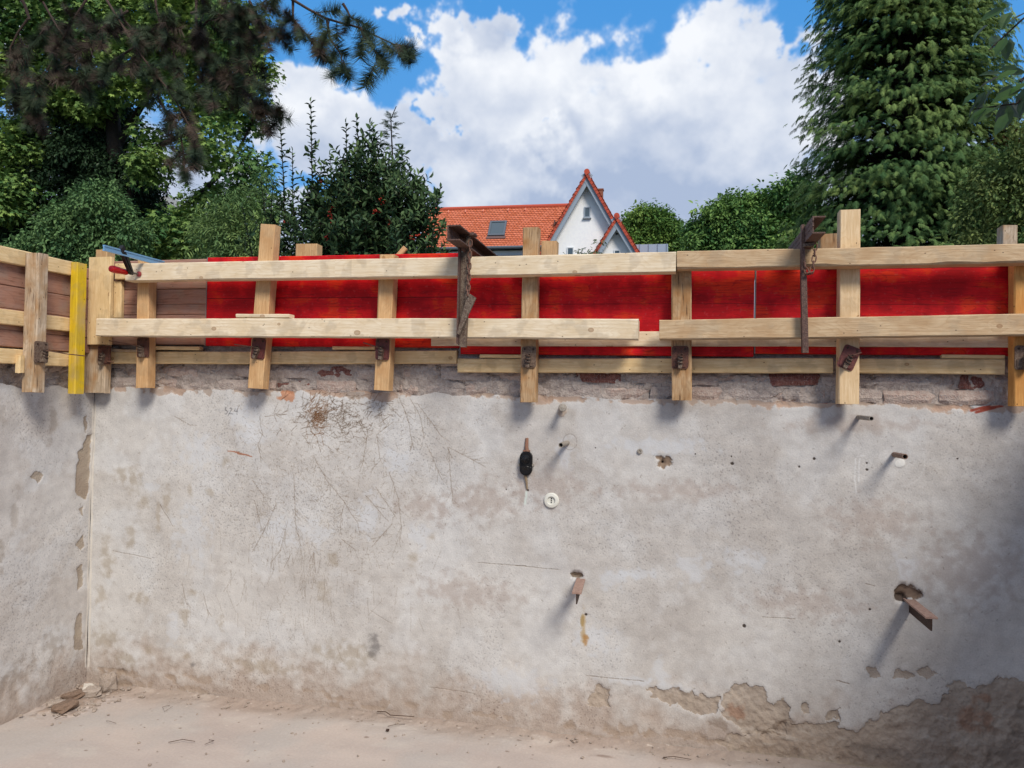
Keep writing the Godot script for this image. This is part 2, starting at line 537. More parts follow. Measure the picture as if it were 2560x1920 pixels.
func front_canvas() -> Canvas:
	var c := Canvas.new(2048, 684, 387.9, 11)
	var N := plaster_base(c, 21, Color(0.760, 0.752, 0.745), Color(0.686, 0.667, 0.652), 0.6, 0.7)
	var mid: PackedByteArray = N[1]
	var grit: PackedByteArray = N[2]
	# beige damp stains on the left
	var beige := Color(0.62, 0.575, 0.515)
	for q in [[0.331, 0.515, 0.08, 0.05], [0.08, 0.5, 0.05, 0.07], [0.615, 0.44, 0.045, 0.09], [0.68, 0.57, 0.05, 0.03], [0.117, 0.27, 0.09, 0.1], [0.85, 0.413, 0.04, 0.05], [0.405, 0.229, 0.03, 0.03], [0.637, 0.21, 0.04, 0.02], [0.261, 0.152, 0.09, 0.06], [0.188, 1.207, 0.07, 0.06], [0.28, 1.178, 0.07, 0.09], [0.349, 1.043, 0.05, 0.06], [0.486, 1.07, 0.035, 0.09], [0.637, 1.138, 0.03, 0.05], [0.764, 1.137, 0.04, 0.03], [0.44, 0.98, 0.02, 0.12], [0.848, 1.301, 0.03, 0.04], [0.269, 0.868, 0.04, 0.11], [0.12, 0.72, 0.06, 0.16], [1.45, 0.62, 0.05, 0.09], [1.5, 0.8, 0.05, 0.05], [1.95, 0.83, 0.04, 0.05], [1.60, 0.30, 0.22, 0.09], [1.1, 0.2, 0.25, 0.06], [2.05, 0.95, 0.04, 0.03]]:
		c.blob(q[0], q[1], q[2], q[3], beige, 0.5, 0.75, 0.95)
	for q in [[0.683, 1.355, 0.16, 0.12], [0.656, 0.9, 0.14, 0.2], [0.385, 1.147, 0.05, 0.05], [0.95, 1.56, 0.12, 0.08], [1.168, 0.95, 0.14, 0.1], [1.7, 1.05, 0.07, 0.16], [1.85, 1.339, 0.09, 0.08], [1.006, 1.45, 0.1, 0.08], [1.386, 0.94, 0.12, 0.1], [0.55, 0.36, 0.05, 0.12], [1.98, 0.97, 0.08, 0.1], [3.0, 0.8, 0.1, 0.06], [3.109, 0.835, 0.14, 0.035], [3.38, 0.88, 0.1, 0.09], [3.22, 0.37, 0.06, 0.07], [3.285, 0.29, 0.17, 0.035], [3.06, 0.31, 0.14, 0.03], [2.5, 0.24, 0.22, 0.1], [3.2, 1.47, 0.3, 0.05], [2.74, 1.40, 0.07, 0.10], [4.33, 0.95, 0.07, 0.09], [3.62, 0.93, 0.12, 0.07], [2.9, 0.5, 0.12, 0.1]]:
		c.blob(q[0], q[1], q[2], q[3], Color(0.785, 0.80, 0.825), 0.55, 0.8, 0.7)
	# brownish cast round the switch, the middle field and the right
	for q in [[2.65, 1.25, 0.28, 0.14], [3.3, 1.25, 0.4, 0.07], [2.3, 1.15, 0.3, 0.12], [2.25, 0.68, 0.35, 0.12], [4.2, 1.15, 0.28, 0.14], [3.9, 0.75, 0.35, 0.1], [4.6, 0.95, 0.3, 0.22], [4.1, 1.6, 0.4, 0.06], [2.0, 1.1, 0.2, 0.1]]:
		c.blob(q[0], q[1], q[2], q[3], Color(0.625, 0.565, 0.535), 0.38, 0.7, 0.9)
	# rendering made good just under the bricks: bare, reddish
	for k in 60:
		var x := c.rnd.randf() * 5.2
		c.blob(x, 1.695 + c.rnd.randf_range(-0.01, 0.03), c.rnd.randf_range(0.04, 0.16), c.rnd.randf_range(0.012, 0.032), Color(0.67, 0.56, 0.49).lerp(Color(0.6, 0.55, 0.51), c.rnd.randf()), 0.7, 0.8, 0.3, 0.002)
	c.blob(1.20, 1.675, 0.05, 0.03, Color(0.72, 0.50, 0.38), 0.8, 0.6, 0.2)
	for q in [[4.60, 1.675, 4.68, 1.70], [4.62, 1.668, 4.7, 1.692], [4.64, 1.685, 4.73, 1.70], [3.98, 1.70, 3.9, 1.71]]:
		c.stroke(q[0], q[1], q[2], q[3], 0.012, Color(0.56, 0.27, 0.22), 0.7)
	for q in [[0.861, 1.364, 0.93, 1.36], [0.90, 1.362, 1.009, 1.338], [0.92, 1.352, 0.99, 1.345]]:
		c.stroke(q[0], q[1], q[2], q[3], 0.006, Color(0.62, 0.41, 0.32), 0.8)
	# soot, rust
	c.blob(1.74, 0.36, 0.05, 0.075, Color(0.42, 0.41, 0.41), 0.6, 0.5, 0.8)
	c.blob(0.68, 0.17, 0.03, 0.02, Color(0.42, 0.41, 0.41), 0.5, 0.5, 0.8)
	c.blob(2.850, 0.53, 0.016, 0.11, Color(0.66, 0.54, 0.36), 0.6, 0.7, 0.8)
	c.blob(2.860, 0.475, 0.016, 0.045, Color(0.64, 0.46, 0.26), 0.65, 0.8, 0.7)
	c.blob(2.842, 0.58, 0.01, 0.05, Color(0.60, 0.50, 0.30), 0.6, 0.5, 0.6)
	# climbing-plant traces: main runs with side roots
	var vine := Color(0.36, 0.29, 0.22)
	for v in [[1.305, 1.573, 1.386, 1.502], [1.742, 1.636, 1.772, 1.532], [1.851, 1.684, 1.908, 1.549, 1.939, 1.407], [1.912, 1.678, 1.969, 1.589, 1.998, 1.474], [1.954, 1.653, 2.092, 1.483], [2.006, 1.442, 2.097, 1.259], [2.127, 1.427, 2.160, 1.134], [2.133, 1.427, 2.333, 1.332], [1.805, 1.286, 1.863, 1.146, 1.881, 0.992, 1.872, 0.927], [1.677, 1.157, 1.811, 1.027], [1.368, 1.362, 1.443, 1.239, 1.559, 1.112, 1.639, 1.005, 1.651, 0.947], [1.263, 1.251, 1.277, 0.986, 1.325, 0.796], [1.220, 0.956, 1.194, 0.834, 1.130, 0.757], [1.165, 1.093, 1.096, 0.942, 1.026, 0.817], [1.260, 0.825, 1.218, 0.743], [1.049, 1.560, 1.067, 1.459, 1.046, 1.404, 1.067, 1.311], [1.732, 1.479, 1.756, 1.343, 1.708, 1.295], [1.738, 1.486, 1.826, 1.553], [1.625, 1.548, 1.676, 1.464, 1.659, 1.333, 1.639, 1.279], [1.832, 1.015, 1.718, 0.885], [1.550, 0.915, 1.636, 0.861], [1.018, 1.208, 1.098, 1.117], [1.032, 1.100, 1.081, 0.935], [1.389, 0.839, 1.402, 0.728], [1.731, 1.205, 1.810, 1.105, 1.852, 1.042], [1.079, 1.560, 1.211, 1.577], [1.559, 1.112, 1.540, 1.032, 1.542, 0.947], [1.301, 1.466, 1.352, 1.414], [0.52, 1.55, 0.63, 1.50], [0.60, 0.62, 0.63, 0.50], [0.73, 0.57, 0.77, 0.44]]:
		for k in range(0, v.size() - 2, 2):
			c.stroke(v[k], v[k + 1], v[k + 2], v[k + 3], 0.0028, vine, 0.62, 0.0006, 0.15)
			var d := Vector2(v[k + 2] - v[k], v[k + 3] - v[k + 1])
			for n in int(d.length() / 0.022):
				var p := Vector2(v[k], v[k + 1]) + d * c.rnd.randf()
				var e := d.normalized().rotated(c.rnd.randf_range(0.25, 0.9) * (1.0 if c.rnd.randf() < 0.5 else -1.0)) * c.rnd.randf_range(0.01, 0.07)
				c.stroke(p.x, p.y, p.x + e.x, p.y + e.y, 0.0018, vine, 0.5, 0.0004, 0.35)
	for k in 560:
		var p := Vector2(1.48 + c.rnd.randfn() * 0.14, 1.565 + c.rnd.randfn() * 0.065)
		if k % 3 == 0: p = Vector2(1.385 + c.rnd.randfn() * 0.03, 1.56 + c.rnd.randfn() * 0.045)
		var e := Vector2.from_angle(c.rnd.randfn() * 0.7 + 0.5) * c.rnd.randf_range(0.012, 0.06)
		c.stroke(p.x, p.y, p.x + e.x, p.y + e.y, 0.003, Color(0.26, 0.19, 0.13) if k % 3 else Color(0.36, 0.21, 0.10), 0.62, 0.0004, 0.25)
	for k in 2400:
		var p := Vector2(1.42 + c.rnd.randfn() * 0.36, 1.22 + c.rnd.randfn() * 0.32)
		if p.y > 1.66 or p.y < 0.1 or p.x < 0.5: continue
		var e := Vector2.from_angle(c.rnd.randf() * TAU) * c.rnd.randf_range(0.004, 0.02)
		c.stroke(p.x, p.y, p.x + e.x, p.y + e.y, 0.0018, vine, 0.45, 0.0005, 0.2)
	for k in 130:
		var p := Vector2(1.3 + c.rnd.randfn() * 0.3, 0.72 + c.rnd.randfn() * 0.18)
		var e := Vector2.from_angle(-PI / 2 + c.rnd.randfn() * 0.22) * c.rnd.randf_range(0.04, 0.14)
		c.stroke(p.x, p.y, p.x + e.x, p.y + e.y, 0.0018, vine, 0.42, 0.0004, 0.35)
	# scattered nicks over the whole wall
	for k in 900:
		var p := Vector2(c.rnd.randf() * 5.2, c.rnd.randf() * 1.66)
		var e := Vector2.from_angle(c.rnd.randf() * TAU) * c.rnd.randf_range(0.002, 0.011)
		c.stroke(p.x, p.y, p.x + e.x, p.y + e.y, 0.003, Color(0.36, 0.32, 0.29), 0.5, 0.001)
	# trowel ridges and cracks
	for q in [[2.868, 0.313, 3.152, 0.312, 0.5], [3.702, 0.669, 3.85, 0.671, 0.4], [2.297, 0.838, 2.55, 0.836, 0.35], [2.5, 0.835, 2.727, 0.831, 0.35], [0.15, 0.77, 0.4, 0.74, 0.35], [4.04, 0.40, 4.10, 0.392, 0.6], [4.16, 0.86, 4.2, 0.85, 0.5], [0.45, 1.05, 0.53, 0.93, 0.4], [1.72, 0.55, 1.84, 0.49, 0.2], [2.05, 0.18, 2.3, 0.17, 0.25]]:
		c.stroke(q[0], q[1], q[2], q[3], 0.004, Color(0.40, 0.34, 0.28), q[4], 0.0015, 0.15)
	# pencil note
	var lead := Color(0.2, 0.2, 0.22)
	for q in [[0.850, 1.604, 0.838, 1.604], [0.838, 1.604, 0.838, 1.588], [0.838, 1.588, 0.848, 1.588], [0.848, 1.588, 0.852, 1.578], [0.852, 1.578, 0.846, 1.568], [0.846, 1.568, 0.836, 1.570], [0.862, 1.572, 0.859, 1.560], [0.866, 1.598, 0.874, 1.604], [0.874, 1.604, 0.882, 1.598], [0.882, 1.598, 0.866, 1.572], [0.866, 1.572, 0.888, 1.570], [0.902, 1.600, 0.896, 1.586], [0.896, 1.586, 0.916, 1.586], [0.912, 1.594, 0.911, 1.566]]:
		c.stroke(q[0], q[1], q[2], q[3], 0.0026, lead, 0.95)
	# chalky rings where fittings were bedded in
	for k in 40:
		var a := TAU * k / 40.0
		var b := TAU * (k + 1) / 40.0
		c.stroke(4.294 + cos(a) * 0.055, 1.455 + sin(a) * 0.062, 4.294 + cos(b) * 0.055, 1.455 + sin(b) * 0.062, 0.006, Color(0.80, 0.80, 0.80), 0.25, 0.0, 0.35)
		if a < 1.2 or a > 4.6: c.stroke(4.31 + cos(a) * 0.10, 1.44 + sin(a) * 0.12, 4.31 + cos(b) * 0.10, 1.44 + sin(b) * 0.12, 0.008, Color(0.80, 0.80, 0.80), 0.2, 0.0, 0.5)
		c.stroke(2.765 + cos(a) * 0.035, 1.475 + sin(a) * 0.04, 2.765 + cos(b) * 0.035, 1.475 + sin(b) * 0.04, 0.003, Color(0.45, 0.42, 0.40), 0.6, 0.001, 0.2)
	for q in [[4.112, 1.44, 4.11, 1.37], [4.12, 1.45, 4.15, 1.455], [4.11, 1.36, 4.115, 1.28], [4.13, 1.44, 4.125, 1.33]]:
		c.stroke(q[0], q[1], q[2], q[3], 0.008, Color(0.82, 0.82, 0.82), 0.5, 0.0, 0.3)
	c.blob(4.302, 1.424, 0.024, 0.02, Color(0.86, 0.86, 0.85), 0.9, 0.3, 0.3, -0.003)
	c.stroke(2.548, 1.215, 2.54, 1.15, 0.012, Color(0.78, 0.82, 0.80), 0.6)
	# holes: drilled, and broken open round the pipes and beams
	var dark := Color(0.20, 0.17, 0.15)
	for q in [[2.892, 1.448, 0.0045], [3.379, 1.434, 0.005], [3.552, 1.395, 0.011], [3.549, 1.428, 0.006], [2.440, 1.219, 0.007], [2.553, 1.221, 0.008], [3.927, 1.431, 0.008], [3.860, 1.390, 0.011], [4.544, 1.453, 0.008], [4.159, 1.419, 0.008], [4.160, 1.389, 0.008], [2.60, 1.38, 0.004], [3.62, 0.62, 0.012], [2.86, 0.615, 0.010], [1.93, 0.91, 0.006], [4.18, 0.74, 0.006], [0.86, 0.42, 0.005], [4.05, 0.58, 0.01], [2.5, 1.60, 0.004]]:
		c.blob(q[0], q[1], float(q[2]) * 0.75, float(q[2]) * 0.7, dark, 0.85, 0.7, 0.5, 0.005)
	c.blob(3.226, 1.385, 0.036, 0.036, Color(0.50, 0.42, 0.35), 0.9, 0.6, 0.25, 0.008)
	c.blob(3.222, 1.388, 0.010, 0.010, dark, 0.9, 0.5, 0.4, 0.02)
	c.blob(2.81, 0.808, 0.036, 0.014, Color(0.46, 0.40, 0.34), 0.9, 0.5, 0.2, 0.02)
	c.blob(4.345, 0.83, 0.054, 0.04, Color(0.44, 0.37, 0.32), 0.95, 0.45, 0.15, 0.016)
	c.blob(4.315, 0.80, 0.035, 0.02, Color(0.30, 0.25, 0.22), 0.9, 0.4, 0.2, 0.02)
	c.blob(2.72, 1.635, 0.03, 0.03, Color(0.66, 0.60, 0.55), 0.8, 0.9, 0.3, -0.004)
	# bare old render, lower right
	var ca := Color(0.645, 0.585, 0.525)
	var cb := Color(0.56, 0.495, 0.435)
	for p in [[4.9, 0.43, 4.827, 0.452, 4.769, 0.483, 4.713, 0.475, 4.673, 0.437, 4.632, 0.419, 4.595, 0.421, 4.569, 0.447, 4.528, 0.446, 4.510, 0.427, 4.507, 0.376, 4.471, 0.335, 4.413, 0.338, 4.350, 0.323, 4.307, 0.310, 4.286, 0.282, 4.233, 0.274, 4.217, 0.238, 4.166, 0.215, 4.125, 0.170, 4.060, 0.169, 4.048, 0.209, 3.943, 0.192, 3.843, 0.181, 3.803, 0.177, 3.758, 0.149, 3.70, 0.12, 3.55, 0.09, 3.5, 0.05, 3.6, -0.02, 5.3, -0.05, 5.3, 0.5], [2.915, 0.275, 2.978, 0.260, 2.985, 0.179, 2.925, 0.147, 2.884, 0.173], [3.165, 0.278, 3.369, 0.291, 3.402, 0.248, 3.434, 0.275, 3.512, 0.266, 3.509, 0.206, 3.442, 0.166, 3.351, 0.197, 3.193, 0.234], [3.524, 0.293, 3.562, 0.303, 3.581, 0.332, 3.631, 0.343, 3.719, 0.345, 3.733, 0.288, 3.752, 0.247, 3.777, 0.272, 3.808, 0.295, 3.85, 0.24, 3.811, 0.12, 3.64, 0.10, 3.564, 0.159, 3.526, 0.175], [3.88, 0.27, 3.91, 0.29, 3.93, 0.24, 3.89, 0.22], [4.0, 0.25, 4.05, 0.27, 4.06, 0.22, 3.99, 0.21]]:
		c.bare(p, 0.022, ca, cb, 0.70, 0.0045, 0.005, mid, N[4])
	for p in [[4.171, 0.465, 4.203, 0.482, 4.222, 0.452, 4.233, 0.436, 4.182, 0.425], [4.276, 0.434, 4.300, 0.471, 4.343, 0.475, 4.375, 0.449, 4.34, 0.43], [4.38, 0.466, 4.433, 0.500, 4.459, 0.480, 4.470, 0.463, 4.43, 0.45]]:
		c.bare(p, 0.014, Color(0.60, 0.545, 0.495), cb, 0.7, 0.004, 0.002, mid, grit)
	for k in 70:
		var x := c.rnd.randf_range(3.5, 5.2)
		var yy := c.rnd.randf_range(0.0, 0.16 + maxf(0.0, x - 3.9) * 0.24)
		c.blob(x, yy, c.rnd.randf_range(0.02, 0.09), c.rnd.randf_range(0.01, 0.04), Color(0.70, 0.66, 0.62) if k % 2 else Color(0.53, 0.47, 0.42), 0.5, 0.95, 0.6, -0.001 if k % 2 else 0.001)
	for k in 60:
		c.blob(c.rnd.randf_range(0.1, 5.1), c.rnd.randf_range(-0.02, 0.10), c.rnd.randf_range(0.02, 0.12), c.rnd.randf_range(0.01, 0.03), Color(0.62, 0.55, 0.49), 0.5, 0.95, 0.5, 0.001)
	for q in [[4.62, 0.28, 0.10, 0.07], [4.66, 0.38, 0.06, 0.03], [3.6, 0.2, 0.06, 0.05]]:
		c.blob(q[0], q[1], q[2], q[3], Color(0.55, 0.40, 0.32), 0.5, 0.7, 0.7)
	for q in [[4.78, 0.14, 0.12, 0.1], [4.25, 0.09, 0.2, 0.04], [4.85, 0.3, 0.08, 0.1]]:
		c.blob(q[0], q[1], q[2], q[3], Color(0.46, 0.42, 0.39), 0.5, 0.8, 0.8)
	# whitish line down the corner
	c.stroke(0.012, 0.1, 0.006, 1.62, 0.012, Color(0.80, 0.78, 0.75), 0.5)
	return c

func side_canvas() -> Canvas:
	# x runs along z here
	var c := Canvas.new(700, 684, 387.9, 12)
	var N := plaster_base(c, 61, Color(0.765, 0.755, 0.748), Color(0.705, 0.683, 0.667), 0.0, 0.7)
	var bareA := Color(0.64, 0.585, 0.515)
	c.bare([0.012, 1.43, 0.049, 1.431, 0.075, 1.36, 0.112, 1.332, 0.10, 1.30, 0.116, 1.244, 0.125, 1.124, 0.10, 1.09, 0.04, 1.06, 0.02, 1.1], 0.008, bareA, Color(0.59, 0.525, 0.46), 0.85, 0.005, 0.003, N[1], N[2])
	for p in [[0.05, 1.54, 0.08, 1.53, 0.07, 1.47, 0.05, 1.44], [0.06, 1.02, 0.085, 1.01, 0.06, 0.96], [0.05, 0.86, 0.075, 0.85, 0.10, 0.81, 0.07, 0.77, 0.04, 0.79], [0.05, 0.70, 0.09, 0.68, 0.08, 0.55, 0.04, 0.58], [0.345, 1.226, 0.39, 1.255, 0.434, 1.235, 0.38, 1.19], [0.05, 0.42, 0.09, 0.40, 0.1, 0.22, 0.03, 0.2]]:
		c.bare(p, 0.01, bareA, Color(0.56, 0.50, 0.44), 0.75, 0.004, 0.003, N[1], N[2])
	for q in [[0.30, 1.50, 0.05, 0.10, 0.5], [0.62, 0.84, 0.04, 0.12, 0.6], [0.52, 1.05, 0.03, 0.14, 0.4], [0.62, 1.56, 0.03, 0.08, 0.3], [0.25, 0.30, 0.1, 0.1, 0.4], [0.5, 0.2, 0.2, 0.1, 0.4]]:
		c.blob(q[0], q[1], q[2], q[3], Color(0.57, 0.53, 0.49), float(q[4]) * 0.85, 0.9, 0.9, 0.0005)
	for k in 260:
		var p := Vector2(c.rnd.randf() * 1.2, c.rnd.randf() * 1.66)
		c.stroke(p.x, p.y, p.x + c.rnd.randf_range(-1, 1) * 0.008, p.y + c.rnd.randf_range(-1, 1) * 0.01, 0.003, Color(0.36, 0.32, 0.29), 0.5, 0.001)
	c.stroke(0.006, 0.1, 0.008, 1.62, 0.014, Color(0.80, 0.78, 0.75), 0.6)
	return c

func floor_canvas() -> Canvas:
	# x along the front wall, y along z (away from it)
	var c := Canvas.new(1100, 440, 208.0, 13)
	var w := c.w; var h := c.h
	c.edge = noise_bytes(w, h, 0.05, 4, 31)
	var big := noise_bytes(w, h, 0.006, 4, 32)
	var swirl := noise_bytes(w, h, 0.012, 4, 33, 3, 1)
	var grit := noise_bytes(w, h, 0.3, 2, 34)
	var wet := noise_bytes(w, h, 0.02, 4, 35, 2, 1)
	for y in h:
		var z := float(h - 1 - y) / c.s
		for x in w:
			var i := y * w + x
			var t := clampf((swirl[i] / 255.0 - 0.5) * 1.6 + 0.5, 0, 1)
			var q := Color(0.725, 0.676, 0.643).lerp(Color(0.68, 0.632, 0.605), t)
			q = q.lerp(Color(0.68, 0.655, 0.635), smoothstep(0.45, 0.8, big[i] / 255.0) * 0.7)
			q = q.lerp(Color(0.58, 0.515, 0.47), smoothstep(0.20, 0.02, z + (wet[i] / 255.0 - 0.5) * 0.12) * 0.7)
			q = q.lerp(Color(0.74, 0.705, 0.67), smoothstep(0.72, 0.86, wet[i] / 255.0) * 0.4)
			var v := (grit[i] / 255.0 - 0.5) * 0.04
			c.r[i] = q.r + v; c.g[i] = q.g + v; c.b[i] = q.b + v
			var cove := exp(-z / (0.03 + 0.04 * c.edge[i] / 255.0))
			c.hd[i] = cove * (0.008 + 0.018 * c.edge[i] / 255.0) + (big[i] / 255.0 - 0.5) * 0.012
			c.fine[i] = (grit[i] / 255.0 - 0.5) * 0.0012 + cove * (c.edge[i] / 255.0 - 0.5) * 0.004
	# dirt heaped in the corner
	c.blob(0.12, 0.22, 0.2, 0.24, Color(0.56, 0.485, 0.43), 0.7, 0.6, 0.6, -0.012)
	c.blob(4.2, 0.25, 0.5, 0.05, Color(0.60, 0.42, 0.40), 0.5, 0.5, 0.8)  # reddish patch on the floor at the right
	c.blob(2.97, 0.165, 0.07, 0.02, Color(0.50, 0.43, 0.39), 0.6, 0.4, 0.7, -0.002)
	for k in 380:
		var p := Vector2(c.rnd.randf() * 5.2, c.rnd.randf() * c.rnd.randf() * 1.9)
		c.blob(p.x, p.y, c.rnd.randf_range(0.003, 0.014), c.rnd.randf_range(0.003, 0.009), Color(0.76, 0.72, 0.68) if k % 3 else Color(0.46, 0.40, 0.36), 0.6, 0.6, 0.4)
	return c

# ------------------------------------------------------------------ sky
func sky_texture() -> ImageTexture:
	var n := FastNoiseLite.new()
	n.seed = 5; n.noise_type = FastNoiseLite.TYPE_SIMPLEX_SMOOTH; n.frequency = 2.6
	n.fractal_type = FastNoiseLite.FRACTAL_FBM; n.fractal_octaves = 7; n.fractal_gain = 0.58
	var soft := FastNoiseLite.new()
	soft.seed = 8; soft.noise_type = FastNoiseLite.TYPE_SIMPLEX_SMOOTH; soft.frequency = 3.4
	soft.fractal_type = FastNoiseLite.FRACTAL_FBM; soft.fractal_octaves = 4
	var r := RandomNumberGenerator.new()
	r.seed = 77
	# heaps of cloud: azimuth (0 = away along -z, to the right positive), elevation, half widths, all in degrees
	var heaps := [[-5.4, 20.7, 12.5, 5.8], [1.3, 22.0, 8.4, 3.6], [-12.0, 21.6, 6.6, 4.0], [-14.2, 25.3, 3.0, 1.6], [5.6, 23.0, 4.0, 3.6], [-15.7, 17.5, 8.6, 3.7], [-5.3, 14.8, 19.0, 4.2], [-24.6, 19.1, 5.6, 3.0], [-26.6, 21.0, 2.6, 2.0], [-19.2, 25.6, 1.3, 0.8], [-22.5, 16.8, 4.3, 2.2], [6.2, 19.5, 4.8, 5.0], [-15.6, 11.5, 28.0, 3.4], [16.0, 10.0, 14.0, 6.0], [-36.0, 11.0, 9.0, 6.0]]
	var bright := [[7.7, 18.8, 3.9], [-10.5, 18.0, 2.6], [-25.9, 20.5, 3.2], [3.2, 23.6, 4.8], [-10.6, 23.2, 4.1], [-3.8, 23.1, 3.4], [-16, 20, 4.0], [-14, 13, 3.0]]
	var gaps := [[-9.5, 19.7, 0.7], [-18.2, 15.5, 1.3], [-21.3, 22.6, 3.8], [-27.7, 14.5, 2.0], [-29.5, 24.5, 4.0], [11.5, 24.0, 2.6], [-3.0, 28.0, 5.0], [-10.0, 28.0, 3.0], [-18.0, 19.0, 0.9]]
	var far := []
	for k in 60:
		var az := r.randf_range(30.0, 310.0)
		var el := r.randf_range(6.0, 70.0)
		far.append([az - 360.0 if az > 180.0 else az, el, r.randf_range(8, 20) / maxf(0.35, cos(deg_to_rad(el))), r.randf_range(4, 9)])
	for k in 12: far.append([r.randf_range(-60, 40), r.randf_range(40, 75), r.randf_range(14, 30), r.randf_range(4, 8)])
	var im := Image.create_empty(1024, 512, false, Image.FORMAT_RGBF)
	paint_sky(im, 0, 1024, 0, 512, 1024, 512, [n, soft, heaps, bright, gaps, far])
	im.resize(4096, 2048, Image.INTERPOLATE_BILINEAR)
	# the same function again, finer where clouds are looked at longest
	var x0 := 1480; var x1 := 2330; var y0 := 660; var y1 := 980
	var part := Image.create_empty(x1 - x0, y1 - y0, false, Image.FORMAT_RGBF)
	paint_sky(part, x0, x1, y0, y1, 4096, 2048, [n, soft, heaps, bright, gaps, far])
	im.blit_rect(part, Rect2i(0, 0, x1 - x0, y1 - y0), Vector2i(x0, y0))
	# the panorama begins (column 0) at -z, so its halves change places
	var turned := Image.create_empty(4096, 2048, false, Image.FORMAT_RGBF)
	turned.blit_rect(im, Rect2i(0, 0, 2048, 2048), Vector2i(2048, 0))
	turned.blit_rect(im, Rect2i(2048, 0, 2048, 2048), Vector2i(0, 0))
	return ImageTexture.create_from_image(turned)

func paint_sky(im: Image, x0: int, x1: int, y0: int, y1: int, W: int, H: int, given: Array) -> void:
	var n: FastNoiseLite = given[0]
	var soft: FastNoiseLite = given[1]
	for y in range(y0, y1):
		var el := 90.0 - (y + 0.5) / H * 180.0
		var rows: Array = [[], [], []]
		for k in 3:
			for q in [given[2], given[4], given[5]][k]:
				if absf(el - q[1]) < (4.0 * float(q[2]) if k == 1 else 2.2 * float(q[3]) + 6.0): rows[k].append(q)
		if el < -4.0:
			for x in range(x0, x1): im.set_pixel(x - x0, y - y0, Color(0.30, 0.30, 0.27))
			continue
		var sy := sin(deg_to_rad(el)); var cy := cos(deg_to_rad(el))
		for x in range(x0, x1):
			var az := ((x + 0.5) / W - 0.5) * 360.0
			var a := deg_to_rad(az)
			var dir := Vector3(cy * sin(a), sy, -cy * cos(a))
			var wx := n.get_noise_3dv(dir * 5.0 + Vector3(9, 0, 0)) * 6.5
			var wy := n.get_noise_3dv(dir * 5.0 + Vector3(0, 7, 3)) * 4.0
			var azw := az + wx
			var elw := el + wy
			var up := maxf(sy, 0.0)
			var blue := Color(0.125, 0.37, 0.70).lerp(Color(0.036, 0.195, 0.50), clampf(pow(up, 0.55) * 1.25, 0, 1)).lerp(Color(0.35, 0.46, 0.61), exp(-up * 9.0) * 0.8)
			var dens := -1.0
			for q in rows[0]:
				var dx: float = (azw - q[0]) / q[2]
				var dy: float = (elw - q[1]) / q[3]
				if dy < 0.0: dy *= 0.7
				dens = maxf(dens, 1.0 - sqrt(dx * dx + dy * dy))
			for q in rows[2]:
				var dx: float = fposmod(azw - q[0] + 180.0, 360.0) - 180.0
				if absf(dx) < q[2] * 1.5:
					dx /= q[2]
					var dy: float = (elw - q[1]) / q[3]
					dens = maxf(dens, 0.9 - sqrt(dx * dx + dy * dy))
			for q in rows[1]:
				var dx: float = (azw - q[0]) / q[2]
				var dy: float = (elw - q[1]) / (q[2] * 0.7)
				dens -= 0.7 * exp(-(dx * dx + dy * dy))
			var p := Vector3(cy * sin(a), sy * 1.25, -cy * cos(a))
			var f := n.get_noise_3dv(p * 5.0) * 0.75
			var g := soft.get_noise_3dv(p * 1.6)
			var d := clampf(dens * 1.7 + 0.24, -1.2, 0.75) + f
			var cover := smoothstep(-0.16, 0.46, d)
			var lit := 0.29 + g * 0.5 + f * 0.42 - clampf(dens, 0, 1) * 0.30 + (1.0 - cover) * 0.25 + clampf((el - 15.0) * 0.024, -0.22, 0.26)
			for q in given[3]:
				var dx: float = (azw - q[0]) / q[2]
				var dy: float = (elw - q[1]) / q[2]
				lit += 0.5 * exp(-(dx * dx + dy * dy))
			var cloud := Color(0.30, 0.365, 0.495).lerp(Color(0.665, 0.685, 0.72), clampf(lit, 0.0, 1.0))
			var veil := smoothstep(-0.6, 0.1, d) * 0.22
			var c := blue.lerp(Color(0.58, 0.65, 0.74), veil).lerp(cloud, cover)
			if el < 0.0: c = c.lerp(Color(0.30, 0.30, 0.27), clampf(-el / 3.0, 0, 1))
			im.set_pixel(x - x0, y - y0, c)

